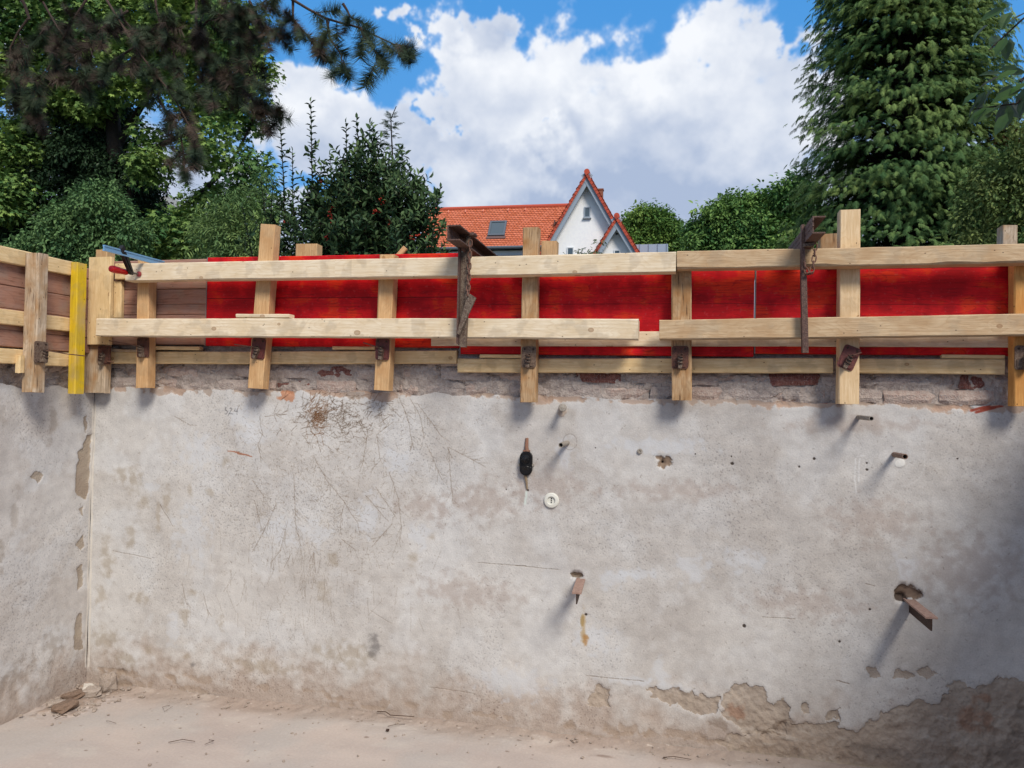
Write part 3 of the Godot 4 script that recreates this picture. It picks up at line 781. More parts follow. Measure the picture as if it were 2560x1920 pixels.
# ------------------------------------------------------------------ masonry
func brick_mesh(w: float, h: float, d: float) -> ArrayMesh:
	var st := st_new()
	var nx := 6; var ny := 3
	var g: Array = []
	for iy in ny + 1:
		var row: Array[Vector3] = []
		for ix in nx + 1:
			var x := (float(ix) / nx - 0.5) * w
			var y := (float(iy) / ny - 0.5) * h
			var edge := ix == 0 or ix == nx or iy == 0 or iy == ny
			var corner := (ix == 0 or ix == nx) and (iy == 0 or iy == ny)
			row.append(Vector3(x + rng.randf_range(-1, 1) * 0.005, y + rng.randf_range(-1, 1) * 0.004, (-0.009 if edge else 0.0) + (-0.01 if corner else 0.0) + rng.randf_range(-0.006, 0.004)))
		g.append(row)
	for iy in ny:
		for ix in nx:
			flat_tri(st, g[iy][ix], g[iy][ix + 1], g[iy + 1][ix + 1], Vector3.BACK)
			flat_tri(st, g[iy][ix], g[iy + 1][ix + 1], g[iy + 1][ix], Vector3.BACK)
	var back := Vector3(0, 0, -d)
	for ix in nx:
		flat_quad(st, g[0][ix], g[0][ix + 1], g[0][ix + 1] + back, g[0][ix] + back, Vector3.DOWN)
		flat_quad(st, g[ny][ix], g[ny][ix + 1], g[ny][ix + 1] + back, g[ny][ix] + back, Vector3.UP)
	for iy in ny:
		flat_quad(st, g[iy][0], g[iy + 1][0], g[iy + 1][0] + back, g[iy][0] + back, Vector3.LEFT)
		flat_quad(st, g[iy][nx], g[iy + 1][nx], g[iy + 1][nx] + back, g[iy][nx] + back, Vector3.RIGHT)
	return st.commit()

# rough mortar between and over the bricks, in local xy, bulging along z
func mortar_mesh(w: float, y0: float, y1: float, seed_: int) -> ArrayMesh:
	var n := FastNoiseLite.new()
	n.seed = seed_; n.frequency = 14.0; n.fractal_octaves = 4; n.noise_type = FastNoiseLite.TYPE_SIMPLEX_SMOOTH
	var n2 := FastNoiseLite.new()
	n2.seed = seed_ + 1; n2.frequency = 4.0; n2.fractal_octaves = 3; n2.noise_type = FastNoiseLite.TYPE_SIMPLEX_SMOOTH
	var ridge := FastNoiseLite.new()
	ridge.seed = seed_ + 2; ridge.frequency = 7.0; ridge.noise_type = FastNoiseLite.TYPE_CELLULAR
	ridge.cellular_return_type = FastNoiseLite.RETURN_DISTANCE2_SUB; ridge.fractal_type = FastNoiseLite.FRACTAL_NONE
	var st := st_new()
	var s := 0.008
	var nx := int(w / s); var ny := int((y1 - y0) / s)
	st.set_smooth_group(-1)
	var P := PackedVector3Array()
	for iy in ny + 1:
		for ix in nx + 1:
			var x := w * ix / nx; var y := lerpf(y0, y1, float(iy) / ny)
			var crack := smoothstep(0.16, 0.0, ridge.get_noise_2d(x * 0.7 + n.get_noise_2d(x, y) * 0.05, y * 1.7) + 1.0) * 0.016 * smoothstep(-0.1, 0.3, n2.get_noise_2d(y + 5.0, x))
			P.append(Vector3(x, y, n.get_noise_2d(x, y) * 0.010 + n2.get_noise_2d(x, y) * 0.020 - crack))
	for iy in ny:
		for ix in nx:
			var a := iy * (nx + 1) + ix
			flat_tri(st, P[a], P[a + 1], P[a + nx + 2], Vector3.BACK)
			flat_tri(st, P[a], P[a + nx + 2], P[a + nx + 1], Vector3.BACK)
	return st.commit()

func courses(parent: Node3D, length: float, t: Transform3D, seed_: int, red_at: Array) -> void:
	rng.seed = seed_
	var variants: Array = []
	for k in 5: variants.append(brick_mesh(0.225, 0.064, 0.09))
	var half := brick_mesh(0.108, 0.064, 0.09)
	put("mortar", mortar_mesh(length, 1.655, 1.96, seed_), M.mortar, parent, t * Transform3D(Basis(), Vector3(0, 0, -0.0235)))
	for course in 4:
		var y := 1.70 + course * 0.077 + 0.03
		var x := -0.06 if course % 2 else 0.06
		while x < length - 0.05:
			var b: Mesh = variants[rng.randi() % 5]
			var w := 0.235
			if rng.randf() < 0.18: b = half; w = 0.118
			var cx := x + w / 2
			if cx > 0.06:
				var m: Material = M.brick_grey if rng.randf() < 0.6 else M.brick_pale
				for q in red_at:
					if absf(cx - float(q[0])) < 0.085 and course == int(q[1]): m = M.brick_red
				var tilt := Basis(Vector3.BACK, rng.randf_range(-0.03, 0.03)) * Basis(Vector3.UP, rng.randf_range(-0.05, 0.05))
				put("brick", b, m, parent, t * Transform3D(tilt, Vector3(cx, y + rng.randf_range(-0.004, 0.004), -0.016 + rng.randf_range(-0.010, 0.010))))
			x += w + rng.randf_range(-0.004, 0.008)

# ------------------------------------------------------------------ steel
func tie_plate(label: String, at: Vector3, w: float, h: float, turn: float, mat: Material, rod: Array, facing := Basis()) -> void:
	var t := thing("tie_plate", label, "tie plate", Vector3.ZERO, "wall tie plates nailed to the posts")
	t.transform = Transform3D(facing, at)
	var spin := Transform3D(Basis(Vector3.BACK, turn), Vector3.ZERO)
	var st := st_new()
	prism(st, rounded(w, h, 0.012), 0.0, 0.006, spin)
	prism(st, rounded(w * 0.8, h * 0.42, 0.010), 0.006, 0.010, spin * Transform3D(Basis(), Vector3(0, -h * 0.22, 0)))
	var plate := put("plate", st.commit(), mat, t)
	for s in [-1, 1]:
		var nl := st_new()
		lathe(nl, [[0.0055, 0.0], [0.0055, 0.002], [0.0, 0.003]], spin * Transform3D(Basis(Vector3.RIGHT, PI / 2), Vector3(s * w * 0.3, h * 0.37, 0.006)), 8)
		put("nail_head", nl.commit(), M.rust_dark, plate)
	var wedge := st_new()
	prism(wedge, PackedVector2Array([Vector2(-0.011, -0.034), Vector2(0.006, -0.038), Vector2(0.013, 0.012), Vector2(0.002, 0.026), Vector2(-0.010, 0.018)]), 0.010, 0.034, spin * Transform3D(Basis(Vector3.BACK, rng.randf_range(-0.25, 0.25)), Vector3(0, -h * 0.16, 0)))
	var wd := put("wedge", wedge.commit(), M.rust_grey, t)
	var knot := st_new()
	var pts := []
	for k in 22:
		var a := k * 0.9
		pts.append(spin * Vector3(cos(a) * 0.012, h * 0.02 - 0.034 + 0.0022 * k, 0.03 + sin(a) * 0.010))
	var rr := []
	for k in 22: rr.append(0.0032)
	tube(knot, pts, rr, 5)
	put("wire_twist", knot.commit(), M.rust_dark, wd)
	if rod.size() > 1:
		var rd := st_new()
		var rp := []
		for p in rod: rp.append(p)
		var rs := []
		for p in rod: rs.append(0.0032)
		tube(rd, rp, rs, 6)
		put("rod", rd.commit(), M.rust_bright, t)

func chain_mesh(pts: Array, link := 0.034, wire := 0.0032) -> ArrayMesh:
	var st := st_new()
	var c := Curve3D.new()
	for p in pts: c.add_point(p)
	var L := c.get_baked_length()
	var n := int(L / (link * 0.78))
	for k in n:
		var a := c.sample_baked(L * k / n)
		var b := c.sample_baked(minf(L, L * (k + 1) / n))
		var d := (b - a).normalized()
		var side := d.cross(Vector3.BACK if k % 2 == 0 else Vector3.RIGHT)
		if side.length() < 0.1: side = d.cross(Vector3.UP)
		side = side.normalized()
		var ring := []
		var rad := []
		for j in 13:
			var q := TAU * j / 12
			ring.append((a + b) / 2 + d * (cos(q) * link * 0.5) + side * (clampf(sin(q) * 1.4, -1, 1) * link * 0.24))
			rad.append(wire)
		tube(st, ring, rad, 5, false)
	return st.commit()

# slotted channel beam lying along z: web at x = 0, flanges towards +x; real holes in the web
func channel_mesh(z0: float, z1: float, height: float, depth: float, rows: int, pitch: float, hole: float) -> ArrayMesh:
	var st := st_new()
	var t := 0.006
	box(st, Vector3(t, 0, z0), Vector3(depth, t, z1))
	box(st, Vector3(t, height - t, z0), Vector3(depth, height, z1))
	var ys: Array = [0.0]
	for r in rows:
		var yc := height * (r + 1) / (rows + 1)
		ys.append(yc - hole / 2); ys.append(yc + hole / 2)
	ys.append(height)
	for r in range(0, ys.size(), 2): box(st, Vector3(0, ys[r], z0), Vector3(t, ys[r + 1], z1))
	for r in rows:
		var z := z0
		while z < z1 - 0.001:
			var e := minf(z + pitch - hole, z1)
			box(st, Vector3(0.0004, ys[r * 2 + 1], z), Vector3(t - 0.0004, ys[r * 2 + 2], e))
			z += pitch
	return st.commit()

# ------------------------------------------------------------------ leaves
func oval(st: SurfaceTool, p: Vector3, d: Vector3, n: Vector3, L: float, w: float, fold := 0.25, droop := 0.15) -> void:
	var s := d.cross(n).normalized()
	var a := p + d * L * 0.3 - n * L * 0.02
	var b := p + d * L * 0.68 - n * L * droop * 0.4
	var tip := p + d * L - n * L * droop
	var lift := n * w * fold
	for k in [-1.0, 1.0]:
		var a1: Vector3 = a + s * w * 0.46 * k + lift
		var b1: Vector3 = b + s * w * 0.42 * k + lift
		flat_tri(st, p, a, a1, n)
		flat_quad(st, a, b, b1, a1, n)
		flat_tri(st, b, tip, b1, n)

func lobed(st: SurfaceTool, p: Vector3, d: Vector3, n: Vector3, L: float) -> void:
	# five-pointed leaf, stalk end at p
	var s := d.cross(n).normalized()
	var rim: Array[Vector3] = []
	for q in [[-2.5, 0.35], [-1.95, 0.62], [-1.35, 0.42], [-0.85, 0.92], [-0.42, 0.5], [0.0, 1.05], [0.42, 0.5], [0.85, 0.92], [1.35, 0.42], [1.95, 0.62], [2.5, 0.35]]:
		var a: float = q[0]
		var r: float = q[1] * L * 0.62
		rim.append(p + d * L * 0.35 + d * cos(a) * r + s * sin(a) * r - n * r * r / L * 0.35)
	var c := p + d * L * 0.35
	for k in rim.size() - 1: flat_tri(st, c, rim[k], rim[k + 1], n)

# a handful of leaves round a twig end; the mesh is about one unit across
func leaf_cluster(seed_: int, count: int, size: float, kind: String, spread := 0.5) -> ArrayMesh:
	rng.seed = seed_
	var st := st_new()
	for k in count:
		var dir := Vector3(rng.randfn(), rng.randfn() * 0.7, rng.randfn()).normalized()
		var p := dir * spread * pow(rng.randf(), 0.6)
		var d := (Vector3(dir.x, dir.y * 0.4 - 0.35, dir.z) + Vector3(rng.randfn(), rng.randfn(), rng.randfn()) * 0.35).normalized()
		var n := (Vector3.UP + dir * 0.55 + Vector3(rng.randfn(), rng.randfn(), rng.randfn()) * 0.35)
		n = (n - d * n.dot(d)).normalized()
		var L := size * rng.randf_range(0.7, 1.2)
		if kind == "lobed": lobed(st, p, d, n, L)
		else: oval(st, p, d, n, L, L * (0.5 if kind == "oval" else 0.26), 0.2, 0.2)
	return st.commit()

# flat drooping spray of scale leaves, grows along +x and hangs down
func spray_mesh(seed_: int, droop: float) -> ArrayMesh:
	rng.seed = seed_
	var st := st_new()
	var n := 9
	for k in n:
		var t := (k + 0.6) / n
		var p := Vector3(t * 0.8, -droop * t * t, 0)
		var dx := Vector3(1, -2.0 * droop * t, 0).normalized()
		for s in [-1.0, 1.0]:
			var d: Vector3 = (dx + Vector3(0, -0.25 - 0.4 * rng.randf(), s * rng.randf_range(0.7, 1.2))).normalized()
			var L := 0.42 * (1.0 - t * 0.6) * rng.randf_range(0.7, 1.2)
			var up := Vector3(rng.randfn() * 0.25, 1, rng.randfn() * 0.25).normalized()
			var sd := d.cross(up).normalized()
			var w := L * 0.10
			flat_tri(st, p - sd * w, p + sd * w, p + d * L - Vector3.UP * L * 0.25, up)
			for j in 3:
				var q: Vector3 = p + d * L * (0.2 + 0.25 * j) - Vector3.UP * L * 0.02 * j
				for s2 in [-1.0, 1.0]:
					var e: Vector3 = (d + sd * s2 * 0.9 - Vector3.UP * rng.randf() * 0.5).normalized()
					flat_tri(st, q - d * w * 0.7, q + d * w * 0.7, q + e * L * (0.42 - 0.09 * j), up)
	return st.commit()

func needle_tuft(seed_: int, count: int) -> ArrayMesh:
	# brush of needles along +x, about one unit long
	rng.seed = seed_
	var st := st_new()
	for k in count:
		var t := pow(rng.randf(), 0.8)
		var p := Vector3(t * 0.75, 0, 0)
		var a := rng.randf() * TAU
		var out := Vector3(0, cos(a), sin(a))
		var lean := lerpf(0.1, 0.75, t) + rng.randfn() * 0.2
		var d := (out + Vector3(lean, 0, 0) + Vector3(0, -0.15, 0)).normalized()
		var L := rng.randf_range(0.5, 0.75)
		var side := d.cross(out.cross(Vector3.RIGHT) + Vector3(0.3, 0.2, 0.1)).normalized() * 0.013
		flat_tri(st, p - side, p + side, p + d * L, out)
	return st.commit()

func random_basis(scale_: float) -> Basis:
	var b := Basis(Vector3.UP, rng.randf() * TAU) * Basis(Vector3(1, 0, 0), rng.randfn() * 0.35) * Basis(Vector3(0, 0, 1), rng.randfn() * 0.35)
	return b.scaled(Vector3.ONE * scale_)

# crown of leaf clusters: lumps [x, y, z, radius], tints picked between the given colours; how pale varies at random by lump and cluster
func crown(called: String, parent: Node3D, lumps: Array, per_m2: float, size: float, meshes: Array, mat: Material, dark: Color, pale: Color, seed_: int, squash := 0.85) -> int:
	rng.seed = seed_
	var xs: Array = []; var cs: Array = []
	for k in meshes.size(): xs.append([]); cs.append([])
	var total := 0
	for q in lumps:
		var R: float = q[3]
		var count := int(per_m2 * R * R * 4.0 * (float(q[4]) if q.size() > 4 else 1.0)) + 3
		var paleness := rng.randf_range(-0.2, 0.25)
		for k in count:
			var d := Vector3(rng.randfn(), rng.randfn(), rng.randfn()).normalized()
			var rr := R * (0.45 + 0.55 * pow(rng.randf(), 0.5)) * (1.0 + rng.randfn() * 0.13)
			var p := Vector3(q[0], q[1], q[2]) + Vector3(d.x, d.y * squash, d.z) * rr
			var j := rng.randi() % meshes.size()
			xs[j].append(Transform3D(random_basis(size * rng.randf_range(0.7, 1.25)), p))
			var t := clampf(0.35 + paleness + rng.randfn() * 0.25, 0.0, 1.0)
			cs[j].append(dark.lerp(pale, t) * 1.5)
			total += 1
	for j in meshes.size(): scatter(called, meshes[j], mat, parent, xs[j], cs[j])
	return total

func limb(parent: Node3D, pts: Array, r0: float, r1: float, mat: Material, called := "branch", sides := 7) -> void:
	var c := Curve3D.new()
	for i in pts.size():
		var t := Vector3.ZERO
		if i > 0 and i < pts.size() - 1: t = ((pts[i + 1] as Vector3) - (pts[i - 1] as Vector3)) * 0.18
		c.add_point(pts[i], -t, t)
	var L := c.get_baked_length()
	var n := maxi(3, int(L / 0.15)) if L < 6.0 else 24
	var pp := []; var rr := []
	for k in n + 1:
		pp.append(c.sample_baked(L * k / n)); rr.append(lerpf(r0, r1, float(k) / n))
	var st := st_new()
	tube(st, pp, rr, sides)
	put(called, st.commit(), mat, parent)

# ------------------------------------------------------------------ the place
func _ready() -> void:
	rng.seed = 1
	# camera, sky, sun, exposure
	var cam := Camera3D.new()
	cam.name = "camera"
	cam.fov = 53.06
	cam.near = 0.05
	cam.far = 2000.0
	cam.position = EYE
	cam.rotation_degrees = Vector3(0.9, 11.7, 1.15)
	add_child(cam)
	cam.current = true
	var env := Environment.new()
	env.background_mode = Environment.BG_SKY
	var sky := Sky.new()
	var pano := PanoramaSkyMaterial.new()
	pano.panorama = sky_texture()
	pano.energy_multiplier = 1.0
	sky.sky_material = pano
	env.sky = sky
	env.tonemap_mode = Environment.TONE_MAPPER_LINEAR
	env.tonemap_exposure = 1.4
	env.sdfgi_enabled = true
	env.ssao_enabled = true
	env.ssil_enabled = true
	var we := WorldEnvironment.new()
	we.name = "environment"
	we.environment = env
	add_child(we)
	var sun := DirectionalLight3D.new()
	sun.name = "sun"
	sun.light_color = Color(1.0, 0.965, 0.91)
	sun.light_energy = 0.78
	sun.light_angular_distance = 19.0
	sun.shadow_enabled = true
	add_child(sun)
	sun.look_at_from_position(Vector3(0.16, 0.256, 0.23) * 30.0, Vector3.ZERO)

	materials()
	ground()
	pit()
	house()
	trees()
	formwork()
	fittings()
	floor_bits()

func materials() -> void:
	M.spruce = wood(101, Color(0.875, 0.81, 0.705), Color(0.765, 0.665, 0.53), Color(0.81, 0.72, 0.58), 0.35, 14.0, 9, 0.10)
	M.beam = wood(102, Color(0.76, 0.66, 0.53), Color(0.62, 0.49, 0.36), Color(0.685, 0.56, 0.42), 0.5, 17.0, 4, 0.14)
	M.old = wood(103, Color(0.76, 0.70, 0.62), Color(0.52, 0.44, 0.36), Color(0.66, 0.52, 0.37), 0.55, 22.0, 3, 0.16, 0.25, 0.55)
	M.brown = wood(104, Color(0.62, 0.46, 0.39), Color(0.50, 0.35, 0.29), Color(0.60, 0.49, 0.45), 0.5, 8.0, 1, 0.06, 0.1, 0.25)
	M.yellow_board = tint(M.spruce, Color(1.0, 0.95, 0.84))
	M.post_tan = tint(M.beam, Color(1.04, 0.98, 0.90))
	M.post_pale = tint(M.spruce, Color(0.98, 0.93, 0.86))
	M.post_old = tint(M.old, Color(0.92, 0.84, 0.74))
	M.grey_wood = tint(M.old, Color(0.97, 0.95, 0.93))
	M.amber = tint(M.beam, Color(1.05, 0.90, 0.66))
	M.red = red_board()
	M.yellow_paint = wood(106, Color(0.83, 0.70, 0.14), Color(0.72, 0.58, 0.10), Color(0.78, 0.66, 0.38), 0.55, 10.0, 2, 0.08, 0.12, 0.2)
	M.mortar = mottled(201, Color(0.69, 0.645, 0.615), Color(0.60, 0.555, 0.53), Color(0.76, 0.72, 0.69), 0.35, 0.95, 0.5)
	M.brick_grey = mottled(202, Color(0.71, 0.665, 0.635), Color(0.62, 0.56, 0.535), Color(0.77, 0.73, 0.70), 0.25, 0.95, 0.4)
	M.brick_pale = mottled(203, Color(0.72, 0.655, 0.615), Color(0.65, 0.56, 0.52), Color(0.77, 0.73, 0.70), 0.25, 0.95, 0.4)
	M.brick_red = mottled(204, Color(0.43, 0.24, 0.215), Color(0.53, 0.37, 0.33), Color(0.64, 0.58, 0.55), 0.2, 0.95, 0.4)
	M.core = mottled(205, Color(0.40, 0.30, 0.27), Color(0.34, 0.26, 0.24), Color(0.48, 0.42, 0.39), 0.4, 0.95, 0.5)
	M.plain_plaster = mottled(206, Color(0.715, 0.69, 0.675), Color(0.65, 0.615, 0.59), Color(0.68, 0.64, 0.6), 1.7, 0.95, 0.15, 0.0, 0.02)
	M.plain_floor = mottled(207, Color(0.69, 0.635, 0.59), Color(0.64, 0.585, 0.55), Color(0.66, 0.60, 0.55), 2.2, 0.95, 0.1, 0.0, 0.02)
	M.rust = mottled(208, Color(0.38, 0.28, 0.245), Color(0.29, 0.21, 0.19), Color(0.48, 0.40, 0.35), 0.15, 0.7, 0.15, 0.25)
	M.rust_grey = mottled(209, Color(0.46, 0.40, 0.345), Color(0.33, 0.26, 0.22), Color(0.58, 0.53, 0.48), 0.15, 0.75, 0.2, 0.2)
	M.rust_dark = mottled(210, Color(0.21, 0.15, 0.13), Color(0.28, 0.19, 0.15), Color(0.3, 0.24, 0.2), 0.1, 0.7, 0.1, 0.3)
	M.rust_bright = mottled(211, Color(0.48, 0.34, 0.28), Color(0.38, 0.26, 0.22), Color(0.52, 0.42, 0.36), 0.1, 0.65, 0.0, 0.3)
	M.plate_red = mottled(212, Color(0.40, 0.19, 0.18), Color(0.33, 0.16, 0.15), Color(0.46, 0.28, 0.25), 0.12, 0.6, 0.1, 0.1)
	M.plate_brown = mottled(213, Color(0.38, 0.23, 0.185), Color(0.30, 0.185, 0.155), Color(0.46, 0.34, 0.28), 0.12, 0.7, 0.15, 0.15)
	M.plate_grey = mottled(214, Color(0.46, 0.385, 0.33), Color(0.36, 0.28, 0.235), Color(0.55, 0.49, 0.44), 0.12, 0.75, 0.2, 0.15)
	M.beam_pink = mottled(215, Color(0.62, 0.51, 0.46), Color(0.56, 0.45, 0.405), Color(0.66, 0.57, 0.52), 0.2, 0.8, 0.1)
	M.pipe_grey = mottled(216, Color(0.60, 0.575, 0.54), Color(0.52, 0.48, 0.44), Color(0.68, 0.66, 0.63), 0.1, 0.7, 0.1, 0.1)
	M.black = plain(Color(0.05, 0.05, 0.05), 0.9)
	M.bark = mottled(217, Color(0.17, 0.135, 0.11), Color(0.11, 0.09, 0.075), Color(0.24, 0.20, 0.16), 0.5, 0.95, 1.5)
	M.pine_bark = mottled(218, Color(0.29, 0.225, 0.19), Color(0.22, 0.165, 0.14), Color(0.36, 0.29, 0.24), 0.3, 0.95, 0.8)

func red_board() -> StandardMaterial3D:
	# three-ply shuttering board stained red: grain from wood(), stain running unevenly across it
	var w := 1024
	var h := 256
	var warp := noise_bytes(w, h, 0.010, 3, 501, 5, 1)
	var streak := noise_bytes(w, h, 0.16, 3, 502, 24, 1)
	var blot := noise_bytes(w, h, 0.012, 4, 503, 1, 2)
	var band := noise_bytes(w, h, 0.014, 4, 504, 3, 1)
	var fine := noise_bytes(w, h, 0.45, 2, 505, 6, 1)
	var scuff := noise_bytes(w, h, 0.07, 5, 506)
	var rgb := PackedByteArray(); rgb.resize(w * h * 3)
	var hgt := PackedByteArray(); hgt.resize(w * h)
	var deep := Color(0.66, 0.04, 0.08)
	var mid := Color(0.79, 0.075, 0.105)
	var orange_stain := Color(0.85, 0.23, 0.09)  # orange parts of the red stain
	for y in h:
		for x in w:
			var i := y * w + x
			var p := y / 256.0 * 10.0 + warp[i] / 255.0 * 9.0
			var f := p - floorf(p)
			var line := smoothstep(0.75, 1.0, f) * 0.35 + (streak[i] / 255.0 - 0.5) * 0.9 + (fine[i] / 255.0 - 0.5) * 0.35
			var t := clampf((blot[i] / 255.0 - 0.5) * 1.3 + (band[i] / 255.0 - 0.5) * 1.5 + 0.5 + (streak[i] / 255.0 - 0.5) * 0.5, 0, 1)
			var c := deep.lerp(mid, smoothstep(0.0, 0.55, t)).lerp(orange_stain, smoothstep(0.6, 1.0, t) * 0.8)
			c = c.lerp(Color(0.44, 0.02, 0.05), clampf(line, 0, 0.5))
			if y % 85 < 1: c = c.lerp(Color(0.25, 0.02, 0.03), 0.6)
			c = c.lerp(Color(0.72, 0.42, 0.38), smoothstep(0.70, 0.86, scuff[i] / 255.0) * 0.35)
			rgb[i * 3] = int(clampf(c.r, 0, 1) * 255.0); rgb[i * 3 + 1] = int(clampf(c.g, 0, 1) * 255.0); rgb[i * 3 + 2] = int(clampf(c.b, 0, 1) * 255.0)
			hgt[i] = int(clampf(0.6 - line * 0.4, 0, 1) * 255.0)
	var m := StandardMaterial3D.new()
	m.albedo_texture = texture_from(w, h, rgb, Image.FORMAT_RGB8)
	m.heightmap_enabled = true
	m.heightmap_texture = texture_from(w, h, hgt, Image.FORMAT_L8)
	m.heightmap_scale = 0.05
	m.roughness = 0.6
	m.metallic_specular = 0.3
	return m

func ground() -> void:
	var st := st_new()
	var y := 1.6
	var F := 400.0
	for q in [[-F, -F, F, -0.34], [-F, 6.34, F, F], [-F, -0.34, -0.34, 6.34], [5.58, -0.34, F, 6.34]]:
		quad(st, Vector3(q[0], y, q[1]), Vector3(q[2], y, q[1]), Vector3(q[2], y, q[3]), Vector3(q[0], y, q[3]), Vector3.UP)
	var o := put("ground", st.commit(), mottled(301, Color(0.25, 0.27, 0.15), Color(0.33, 0.30, 0.2), Color(0.2, 0.24, 0.12), 6.0, 0.95, 0.5))
	o.set_meta("kind", "structure")

func pit() -> void:
	var edge := FastNoiseLite.new()
	edge.seed = 4; edge.frequency = 4.0; edge.fractal_octaves = 4
	# front wall
	var t := thing("basement_wall", "long old plastered wall with brick courses under the red formwork", "wall", Vector3(0, 0, 0))
	var st := st_new()
	box(st, Vector3(-0.36, -0.15, -0.36), Vector3(5.6, 1.97, -0.06))
	put("wall_core", st.commit(), M.core, t)
	var c := front_canvas()
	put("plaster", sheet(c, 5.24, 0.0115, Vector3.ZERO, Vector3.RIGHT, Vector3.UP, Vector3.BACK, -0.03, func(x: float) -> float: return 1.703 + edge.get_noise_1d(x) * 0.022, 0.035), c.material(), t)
	courses(t, 5.24, Transform3D(), 41, [[1.30, 0], [1.50, 1], [2.22, 0], [2.95, 1], [3.86, 1], [4.62, 1]])
	# side wall on the left
	var l := thing("basement_wall", "short stretch of plastered wall at the left edge with peeling corner", "wall", Vector3(0, 0, 0))
	st = st_new()
	box(st, Vector3(-0.36, -0.15, -0.055), Vector3(-0.06, 1.96, 6.36))
	put("wall_core", st.commit(), M.core, l)
	var s := side_canvas()
	put("plaster", sheet(s, 1.80, 0.0115, Vector3.ZERO, Vector3.BACK, Vector3.UP, Vector3.RIGHT, -0.03, func(x: float) -> float: return 1.70 + edge.get_noise_1d(x + 30.0) * 0.03, 0.035), s.material(), l)
	courses(l, 1.8, Transform3D(Basis(Vector3.UP, PI / 2), Vector3(0, 0, 1.8)), 42, [])
	st = st_new()
	box(st, Vector3(-0.058, -0.1, 1.79), Vector3(-0.004, 1.95, 6.0))
	put("plaster", st.commit(), M.plain_plaster, l)
	# the two walls behind and beside the camera
	var r := thing("basement_wall", "plastered wall closing the pit on the right, out of view, its planks shading the lower right", "wall", Vector3(5.24, 0, 0))
	st = st_new()
	box(st, Vector3(0.0, -0.15, -0.055), Vector3(0.36, 1.95, 6.36))
	put("plaster", st.commit(), M.plain_plaster, r)
	for k in 3:
		put("plank", timber_mesh(2.0, 0.25, 0.03), M.red, r, axis_frame(Vector3(-0.018, 2.06, 0.22 + 2.0 * k), Vector3(-0.018, 2.06, 2.21 + 2.0 * k), Vector3.LEFT))  # out of view, placed to shade the lower right of the front wall
	var b := thing("basement_wall", "plastered wall closing the pit behind the viewer", "wall", Vector3(0, 0, 6))
	st = st_new()
	box(st, Vector3(0.0, -0.15, 0.0), Vector3(5.23, 1.95, 0.36))
	put("plaster", st.commit(), M.plain_plaster, b)
	# floor
	var fc := floor_canvas()
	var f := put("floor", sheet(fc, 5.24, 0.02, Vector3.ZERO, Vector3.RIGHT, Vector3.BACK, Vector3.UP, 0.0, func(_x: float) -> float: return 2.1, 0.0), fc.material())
	f.set_meta("kind", "structure")
	st = st_new()
	box(st, Vector3(0, -0.12, 2.08), Vector3(5.24, -0.004, 6.0))
	var f2 := put("floor", st.commit(), M.plain_floor)
	f2.set_meta("kind", "structure")

